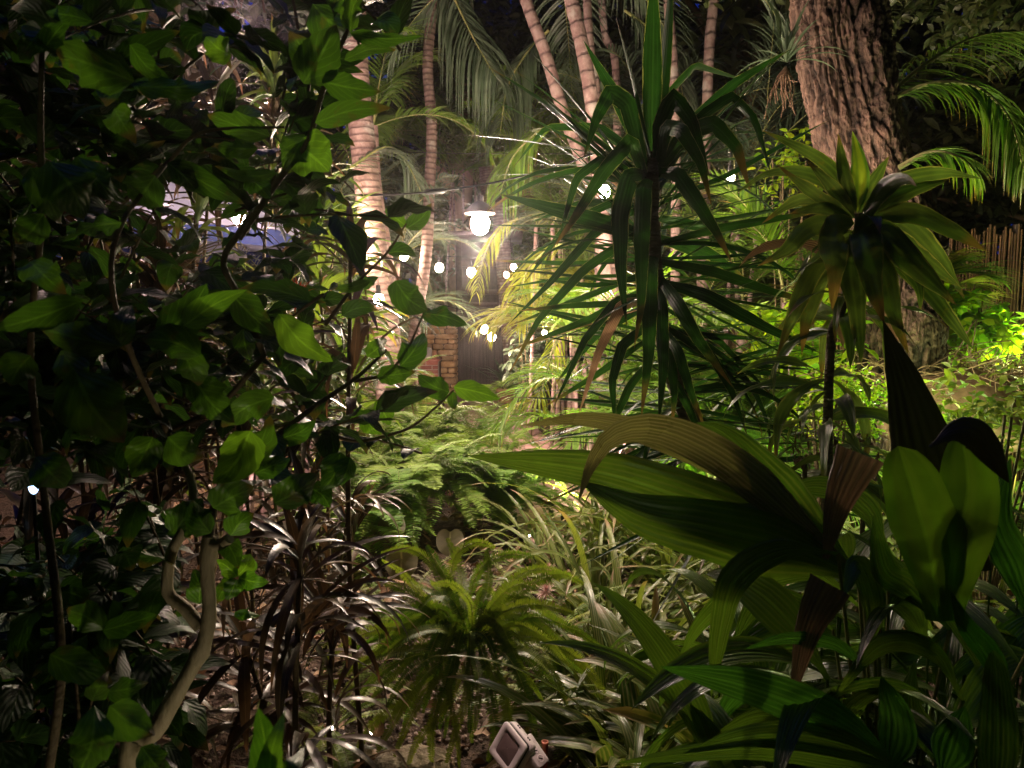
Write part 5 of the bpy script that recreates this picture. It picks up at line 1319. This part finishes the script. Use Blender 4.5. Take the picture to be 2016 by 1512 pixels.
# ------------------------------------------------------------------ areca palms
def areca(px, d, n, L_, label, mat='palm', stems=4, h=(.2, 1.0), ll=.36, lw=.024, el=(.5, 1.4), dr=(.8, 2.0), spread=.2, az=None, nl=32):
    x = gx(px, d); b = np.array([x, d, on_ground(x, d)])
    t = thing('areca_palm', label, 'palm', b, 'clumping areca palms')
    lf = MB(); rc = MB(); st = MB()
    for s in range(stems):
        o = b+np.array([rng.normal(0, spread), rng.normal(0, spread), 0]); e = o+np.array([rng.normal(0, .15), rng.normal(0, .15), rng.uniform(*h)])
        st.tube(catmull([o, (o+e)/2+rng.normal(0, .02, 3), e], 10), .024, 8)
        for k in range(n//stems):
            a = rng.uniform(0, 2*PI) if az is None else rng.uniform(*az)
            frond(lf, e, a, rng.uniform(*el), L_*rng.uniform(.7, 1.1), rng.uniform(*dr), n=nl, ll=ll, lw=lw, rmb=rc, N=5, M=3, ldroop=.8)
    st.build('stem', M['trunk_pink'], t); lf.build('crown', M[mat], t); rc.build('leaf_stalks', M['green_stem'], t)
    return t
areca(1140, 6.6, 26, 1.4, 'bright yellow green areca palm right of the pinkish path', 'palm', h=(.2, 1.2), az=(-1.3, 1.4))
areca(1240, 5.6, 24, 1.3, 'areca palm behind the left side of the yucca', 'palm', h=(.3, 1.3))
areca(1150, 7.6, 20, 1.1, 'yellowish areca palm beside the dark porch', 'palm_yellow', h=(.8, 1.8))
areca(1090, 8.4, 24, 1.5, 'areca palm with drooping yellow fronds below the pendant lamp', 'palm', h=(1.9, 2.8), dr=(1.0, 1.7), az=(-1.2, 1.8))
areca(1400, 5.4, 24, 1.3, 'areca palm behind the right side of the yucca', 'palm', h=(.3, 1.4))
areca(1540, 5.0, 20, 1.2, 'areca palm left of the rough trunk', 'palm', h=(.2, 1.0))
areca(770, 8.4, 22, 1.3, 'areca palm behind the slender trunk left of the pendant lamp', 'palm_dark', h=(1.2, 2.4))
areca(640, 8.2, 24, 1.6, 'dim areca palm behind the thick left palm trunk', 'palm_dark', h=(1.0, 2.4))
areca(915, 17.0, 36, 2.9, 'olive areca palm high behind the pendant lamp', 'palm', h=(4.0, 5.6), ll=.7, lw=.05, spread=.5)
areca(1120, 9.4, 26, 1.9, 'tall olive areca palm between the slender trunks', 'palm', h=(2.4, 3.8))
areca(1250, 8.0, 24, 1.8, 'tall areca palm behind the ringed trunks', 'palm_dark', h=(2.2, 3.6))
areca(1450, 7.6, 24, 1.8, 'tall dim areca palm left of the rough trunk', 'palm_dark', h=(2.0, 3.6))
areca(1785, 5.4, 14, .75, 'bright areca palm right behind the rough trunk', 'palm', h=(.9, 1.5), az=(-.6, .6))
areca(1850, 4.9, 22, .75, 'lit yellow green areca palm between the corn plant and the reed fence', 'palm_yellow', h=(.7, 1.5), az=(.3, 3.6), ll=.28)
areca(1600, 5.3, 22, 1.0, 'lit areca palm hiding the left end of the reed fence', 'palm', h=(.6, 1.6))
areca(1480, 6.3, 22, 1.2, 'bright areca palm filling the gap right of the yucca', 'palm', h=(.6, 1.9))
areca(1960, 5.0, 14, .5, 'low areca palm at the foot of the reed fence', 'palm', h=(0, .1), ll=.2)
areca(620, 4.6, 18, 1.0, 'thin leaved palm behind the right edge of the shrub', 'palm_dark', h=(.6, 1.4))

# single named fronds: the big hanging ones
def hung_frond(pts, w, label, mat, ll, lw, ld=1.2, n=46, ang=.75, vee=-.2, attach=None):
    P = catmull([at(*q) for q in pts], 30)
    t = thing('palm_frond', label, 'palm frond', P[0], 'large palm fronds')
    lf = MB(); rc = MB(); rc.tube(P, np.linspace(.014, .003, 30), 6, cap=False)
    tg = norm(np.gradient(P, axis=0)); idx = np.linspace(2, 29, n).astype(int)
    D = tg[idx]; up = np.array([0, -.5, .86]); S_ = norm(np.cross(D, up)); U = np.cross(S_, D)
    f = np.linspace(0, 1, n)
    for sg in (-1, 1):
        dl = norm(D*math.cos(ang)+(S_*sg*math.cos(vee)+U*math.sin(vee))*math.sin(ang)+rng.normal(0, .07, (n, 3)))
        z, e = dir_azel(dl)
        blades(lf, P[idx], z, e, ll*(.4+.7*np.sin(PI*(.1+.85*f)))*rng.uniform(.85, 1.1, n), lw, ld*rng.uniform(.7, 1.3, n), roll=rng.normal(0, .3, n), fold=.25, kind='leaflet', N=7, M=3)
    rc.build('midrib', M['green_stem'], t); lf.build('leaflets', M[mat], t)
hung_frond([(1745, 200, 4.2), (1830, 165, 4.1), (1920, 170, 4.0), (1985, 230, 3.9), (2015, 330, 3.9)], 0, 'bright green arching palm frond at the right edge', 'palm', .40, .018, ld=1.1, n=60)
hung_frond([(1745, 190, 4.5), (1830, 120, 4.6), (1930, 70, 4.7), (2060, 60, 4.8)], 0, 'dim palm frond above the bright one at the right edge', 'palm', .42, .018, ld=1.0, n=50)
hung_frond([(1770, 330, 3.6), (1830, 300, 3.5), (1890, 310, 3.4), (1930, 350, 3.4)], 0, 'small yellow green frond beside the corn plant', 'palm', .22, .014, ld=.9, n=36)
hung_frond([(870, -60, 6.6), (905, 20, 6.5), (940, 90, 6.4), (975, 150, 6.4)], 0, 'pale grey frond hanging from the top edge', 'palm_dark', .75, .03, ld=1.5, n=50)
hung_frond([(1080, 60, 7.0), (1040, 100, 7.0), (1000, 170, 6.9), (985, 260, 6.9)], 0, 'grey frond arching down left of the slender trunks', 'palm_dark', .7, .028, ld=1.5, n=50)
hung_frond([(1100, 250, 6.4), (1060, 260, 6.4), (1010, 310, 6.4), (985, 380, 6.4)], 0, 'olive frond arching toward the pendant lamp', 'palm', .5, .022, ld=1.3)
hung_frond([(1020, 430, 6.8), (985, 450, 6.8), (955, 500, 6.8), (938, 575, 6.8)], 0, 'yellow tipped frond hanging in front of the dark porch', 'palm_yellow', .26, .020, ld=.9, n=34)
hung_frond([(1120, 480, 6.0), (1080, 490, 6.0), (1040, 530, 6.0), (1015, 600, 6.0)], 0, 'bright yellow frond right of the dark porch', 'palm_yellow', .38, .022, ld=.9, n=34)
hung_frond([(1110, 640, 5.6), (1085, 700, 5.6), (1060, 780, 5.6), (1010, 800, 5.6)], 0, 'bright yellow frond beside the pinkish path', 'palm_yellow', .3, .02, ld=.6, n=34)
hung_frond([(690, 330, 6.2), (760, 290, 6.4), (800, 320, 6.5), (830, 380, 6.5)], 0, 'frond crossing behind the thick left palm trunk', 'palm_dark', .4, .022, ld=1.1)
hung_frond([(1230, 20, 6.8), (1280, 60, 6.8), (1330, 130, 6.8), (1350, 220, 6.8)], 0, 'grey frond behind the top of the yucca', 'palm_dark', .6, .026, ld=1.4)

# ------------------------------------------------------------------ bright small leaved shrubs on the right
def bush(px, py, d, rad, n, size, label, mat, name='small_leaved_bush', asp=.5, cl=6):
    c = at(px, py, d); g0 = on_ground(c[0], d)
    t = thing(name, label, 'bush', (c[0], d, g0), 'low bushes')
    m = MB(); crown_leaves(m, c, rad, n, size, cl=cl, asp=asp); m.build('foliage', M[mat], t)
    m = MB()
    for k in range(9):
        e = c+norm(rng.normal(0, 1, 3))*np.array(rad)*.7
        m.tube(catmull([(c[0], d, g0), (c+np.array([e[0], e[1], g0]))/2, e], 8), .006, 5, cap=False)
    m.build('branches', M['twig'], t)
bush(1655, 800, 3.3, (.22, .2, .2), 2200, .022, 'tiny leaved yellow green bush behind the withered flower spikes', 'lime', asp=.9)
bush(1920, 640, 4.6, (.3, .3, .22), 500, .11, 'brilliant yellow bush against the reed fence', 'lime')
bush(1760, 560, 5.0, (.3, .3, .2), 450, .10, 'bright green bush behind the corn plant', 'lime')
bush(1560, 330, 5.6, (.25, .2, .3), 300, .08, 'vivid green leaves left of the rough trunk', 'lime')
bush(1600, 660, 4.6, (.5, .3, .3), 500, .12, 'bright green bush between the yucca and the corn plant', 'lime')
bush(1960, 820, 3.2, (.35, .3, .25), 700, .06, 'fine leaved dim bush at the right edge', 'fern_dark')
bush(690, 730, 9.5, (.55, .5, .3), 700, .12, 'green bush below the pale wall', 'tree_leaf')
bush(1046, 705, 9.0, (.3, .4, .5), 700, .14, 'dark leaved bush right of the reed gate', 'palm_dark')
# root mound
c = at(1900, 735, 4.3)
m = MB()
for k in range(150):
    q = c+np.array([rng.normal(0, .28), rng.normal(0, .15), rng.normal(0, .05)])
    m.tube(catmull([q, q+rng.normal(0, .08, 3), q+rng.normal(0, .14, 3)*np.array([1.5, 1, .5])], 7), .003, 4, cap=False)
m.ball(c-np.array([0, 0, .25]), .4, 24, squash=(1.2, .8, .6), noise=.08)
tag(m.build('root_mound', M['root'], base=(c[0], c[1], on_ground(c[0], c[1]))), 'tangled brown mound of dry roots under the reed fence', 'root mound')

# ------------------------------------------------------------------ dark trees at the back
def back_tree_parts(kind):
    crown = MB(); tr = MB()
    if kind == 0:
        tr.tube(catmull([(0, 0, 0), (.1, .1, 3), (-.1, 0, 6)], 20), np.linspace(.22, .1, 20), 10)
        for k in range(15):
            q = np.array([rng.normal(0, 1.2), rng.normal(0, .8), rng.uniform(1.2, 8.5)]); crown_leaves(crown, q, (1.4, 1.0, 1.0), 520, .3, cl=6, asp=.42)
            tr.tube(catmull([(0, 0, q[2]*.6), q*np.array([.5, .5, .85]), q], 8), np.linspace(.06, .02, 8), 6, cap=False)
    else:
        tr.tube(catmull([(0, 0, 0), (-.2, .1, 3), (.2, 0, 6.4)], 20), np.linspace(.2, .09, 20), 10)
        for k in range(17):
            q = np.array([rng.normal(0, 1.5), rng.normal(0, .7), rng.uniform(.8, 9)]); crown_leaves(crown, q, (1.2, 1.1, .9), 460, .34, cl=7, asp=.35)
            tr.tube(catmull([(0, 0, q[2]*.6), q*np.array([.5, .5, .85]), q], 8), np.linspace(.06, .02, 8), 6, cap=False)
    return crown, tr
protos = []
for kind, lab in ((0, 'dark broad crowned tree in the unlit background'), (1, 'dark loose crowned tree in the unlit background')):
    t = thing('dark_tree', lab, 'tree', (0, 0, 0), 'dark trees behind the garden')
    cr, tr = back_tree_parts(kind)
    cr.build('crown', M['tree_leaf'], t); tr.build('trunk', M['twig'], t); protos.append(t)
spots = [(-12.5, 14.5), (-9.6, 16.5), (-7.0, 13.8), (-6.4, 17.5), (-4.9, 12.4), (-.5, 18.8), (0.4, 17.6), (2.3, 16.2), (4.2, 14.0), (1.2, 20.5), (6.3, 12.4), (5.2, 17.0), (7.2, 16.0), (10.4, 12.2), (7.6, 8.6), (8.6, 9.0), (-8.6, 10.5), (3.4, 10.6), (-1.8, 20.2), (12.8, 17.0), (-14, 20)]
for i, (x, y) in enumerate(spots):
    o = protos[i] if i < 2 else copy_tree(protos[i % 2])
    o.location = (x, y, on_ground(x, y)-.05); o.rotation_euler.z = rng.uniform(0, 6.28); s = rng.uniform(.9, 1.15); o.scale = (s, s, s)

# ------------------------------------------------------------------ white flood light and socket box at the bottom
fd = 2.0
c = at(1010, 1470, fd)
t = thing('flood_light', 'white square flood light standing on edge at the bottom of the picture', 'flood light', (c[0], fd, on_ground(c[0], fd)))
def plate(mb, centre, n_dir, u_dir, w, h, th, T=.5, hole=0.0, bevel=.006):
    n_ = norm(np.array(n_dir, float)); u1 = norm(np.array(u_dir, float)-n_*np.dot(n_, u_dir)); v1 = np.cross(n_, u1)
    def ring(a, b, z, k=8):
        pts = []
        for sx, sy, st in ((1, 1, 0), (-1, 1, 1), (-1, -1, 2), (1, -1, 3)):
            r = min(bevel*1.6, a, b)
            for q in range(4):
                an = (st+q/3)*PI/2
                pts.append(centre+u1*(sx*(a-r)+r*math.cos(an))+v1*(sy*(b-r)+r*math.sin(an))+n_*z)
        return np.array(pts)
    e = bevel*.5
    rings = [ring(w/2-e, h/2-e, -th/2), ring(w/2, h/2, -th/2+e), ring(w/2, h/2, th/2-e), ring(w/2-e, h/2-e, th/2)]
    if hole: rings += [ring(w/2*hole, h/2*hole, th/2), ring(w/2*hole, h/2*hole, th/2-.008), ring(.001, .001, th/2-.008)]
    else: rings += [ring(.001, .001, th/2)]
    rings = [ring(.001, .001, -th/2)]+rings
    mb.grid(np.array(rings)[None], np.zeros((1, 1, 1, 2)), np.array([T]), closed=True)
    return n_, u1, v1
nd = np.array([-.62, -.62, .35]); ud = np.array([.62, .1, .9])
cl0 = at(1000, 1474, fd-.02)
m = MB(); n_, u1, v1 = plate(m, cl0, nd, ud, .105, .105, .012, hole=.66); m.build('bezel', M['white_plastic'], t)
m = MB(); plate(m, cl0+n_*-.0005, nd, ud, .071, .071, .008); m.build('glass', M['glass_dark'], t)
m = MB(); plate(m, cl0-n_*.012, nd, ud, .100, .100, .012); m.build('gasket', M['black'], t)
m = MB(); plate(m, cl0-n_*.03, nd, ud, .105, .105, .024); m.build('housing', M['white_plastic'], t)
for k in (-1, 1):
    for j in (-.5, .5):
        m = MB(); plate(m, cl0-n_*.03+u1*(.0526)+v1*(k*.024+j*.008), u1, v1, .005, .005, .0014); m.build('screw_slot', M['black'], t)
m = MB(); m.tube([cl0-n_*.03-u1*.04-v1*.02, (cl0[0]+.01, fd+.03, on_ground(cl0[0], fd)-.05)], .008, 8); m.build('spike', M['black'], t)
t = thing('socket_box', 'white plastic junction box with three round plugs right of the flood light', 'junction box', (c[0]+.08, fd, on_ground(c[0], fd)))
bc = at(1044, 1486, fd); bu = np.array([.38, .2, 1.0])
m = MB(); nb = np.array([.35, -.6, .75])
plate(m, bc, nb, (.62, -.5, -.62), .088, .042, .075, bevel=.004); m.build('box', M['white_plastic'], t)
nn_ = norm(nb); uu_ = norm(np.array([.62, -.5, -.62])-nn_*np.dot(nn_, (.62, -.5, -.62)))
vv_ = np.cross(nn_, uu_)
for k in (-1, 0, 1):
    m = MB(); q = bc+nn_*.0378+uu_*k*.026
    la_ = np.linspace(0, 2*PI, 20, endpoint=False)
    P = np.array([[q+(uu_*math.cos(a)+vv_*math.sin(a))*r+nn_*z for a in la_] for r, z in ((.0105, 0), (.0105, .001), (.0085, .001), (.008, -.0005), (.001, -.0005))])
    m.grid(P[None], np.zeros((1, 1, 1, 2)), np.array([.9]), closed=True)
    plug = m.build('plug', M['white_plastic'], t)
    m2 = MB(); plate(m2, q+nn_*.0004, nn_, uu_+vv_, .013, .003, .0012, bevel=.0005); m2.build('slot', M['black'], plug)
m = MB(); m.tube(catmull([bc-nn_*.03+vv_*.01, bc-nn_*.1+np.array([.05, .03, -.05]), np.array([bc[0]+.14, fd+.1, on_ground(bc[0]+.14, fd+.1)+.01]), np.array([bc[0]+.4, fd+.05, on_ground(bc[0]+.4, fd+.05)+.01])], 24), .0045, 7); m.build('power_cord', M['black'], t)
q = at(1073, 1465, fd+.02)
t = thing('copper_pipe', 'short red brown pipe stub right of the white junction box', 'pipe', (q[0], q[1], on_ground(q[0], q[1])))
m = MB(); la_ = np.linspace(0, 2*PI, 20, endpoint=False)
P = np.array([[(q[0]+r*math.cos(a), q[1]+r*math.sin(a), z) for a in la_] for r, z in ((.0085, on_ground(q[0], q[1])-.02), (.0085, q[2]), (.011, q[2]), (.011, q[2]+.008), (.0065, q[2]+.008), (.0065, q[2]-.03), (.001, q[2]-.03))])
m.grid(P[None], np.zeros((1, 1, 1, 2)), np.array([.5]), closed=True); m.build('pipe', M['copper'], t)

# unseen leafy bough added behind the viewer to dapple the fill on near plants
t = thing('dapple_bough', 'leafy bough overhead behind the viewer', 'bough', (-1.2, -1.6, on_ground(-1.2, -1.6)))  # added and unseen; the label text seeds the leaf scatter
m = MB(); m.tube(catmull([(-1.2, -1.6, 0), (-1.3, -1.5, 1.8), (-.9, -1.4, 2.9), (.2, -1.3, 3.2), (1.1, -1.2, 3.1)], 20), np.linspace(.06, .015, 20), 8); m.build('branch', M['twig'], t)
m = MB(); crown_leaves(m, (-.15, -1.35, 3.12), (.8, .22, .33), 460, .11, cl=5, asp=.5)
crown_leaves(m, (.44, -1.35, 3.3), (.18, .1, .10), 110, .1, cl=5, asp=.5)
m.build('foliage', M['shrub'], t)

# far mass of unlit foliage closing off the view
m = MB(); n = 15000
a = rng.uniform(-1.0, 1.0, n); r = rng.uniform(21, 27, n); z = rng.uniform(0, 1, n)**.9*15
x = r*np.sin(a); y = r*np.cos(a)
hole = (np.abs(x/y-(735-CX)/F) < .034) & (np.abs((z-CAMZ)/y-(626-140)/F) < .04)
hole |= (x/y > .55) & (z/y > .34) & (rng.uniform(0, 1, n) < .35)
k = ~hole
blades(m, np.stack([x, y, z], -1)[k], rng.uniform(0, 2*PI, n)[k], rng.uniform(-.9, .5, n)[k], rng.uniform(.7, 1.3, n)[k], rng.uniform(.35, .6, n)[k], .5, roll=rng.normal(0, .6, k.sum()), kind='lance', N=4, M=3)
tag(m.build('far_wood', M['tree_leaf']), 'dark far off wood closing the view behind everything', 'wood', kind='stuff')

# thin haze added to give the lamps a glow like lens glare
bpy.ops.mesh.primitive_cube_add(size=1, location=(0, 12, 8.5))
hz = bpy.context.object; hz.name = 'haze'; hz.scale = (160, 78, 21); hz['kind'] = 'stuff'; hz['label'] = 'thin added haze that gives the lamps their glow'
hm = bpy.data.materials.new('haze'); hm.use_nodes = True; hn_ = hm.node_tree; hn_.nodes.clear()
ho = hn_.nodes.new('ShaderNodeOutputMaterial'); hv = hn_.nodes.new('ShaderNodeVolumePrincipled')
hv.inputs['Color'].default_value = (.9, .9, .92, 1); hv.inputs['Density'].default_value = 0.0018; hv.inputs['Anisotropy'].default_value = 0.9
hn_.links.new(hv.outputs[0], ho.inputs['Volume']); hz.data.materials.append(hm)
sc.cycles.volume_bounces = 0
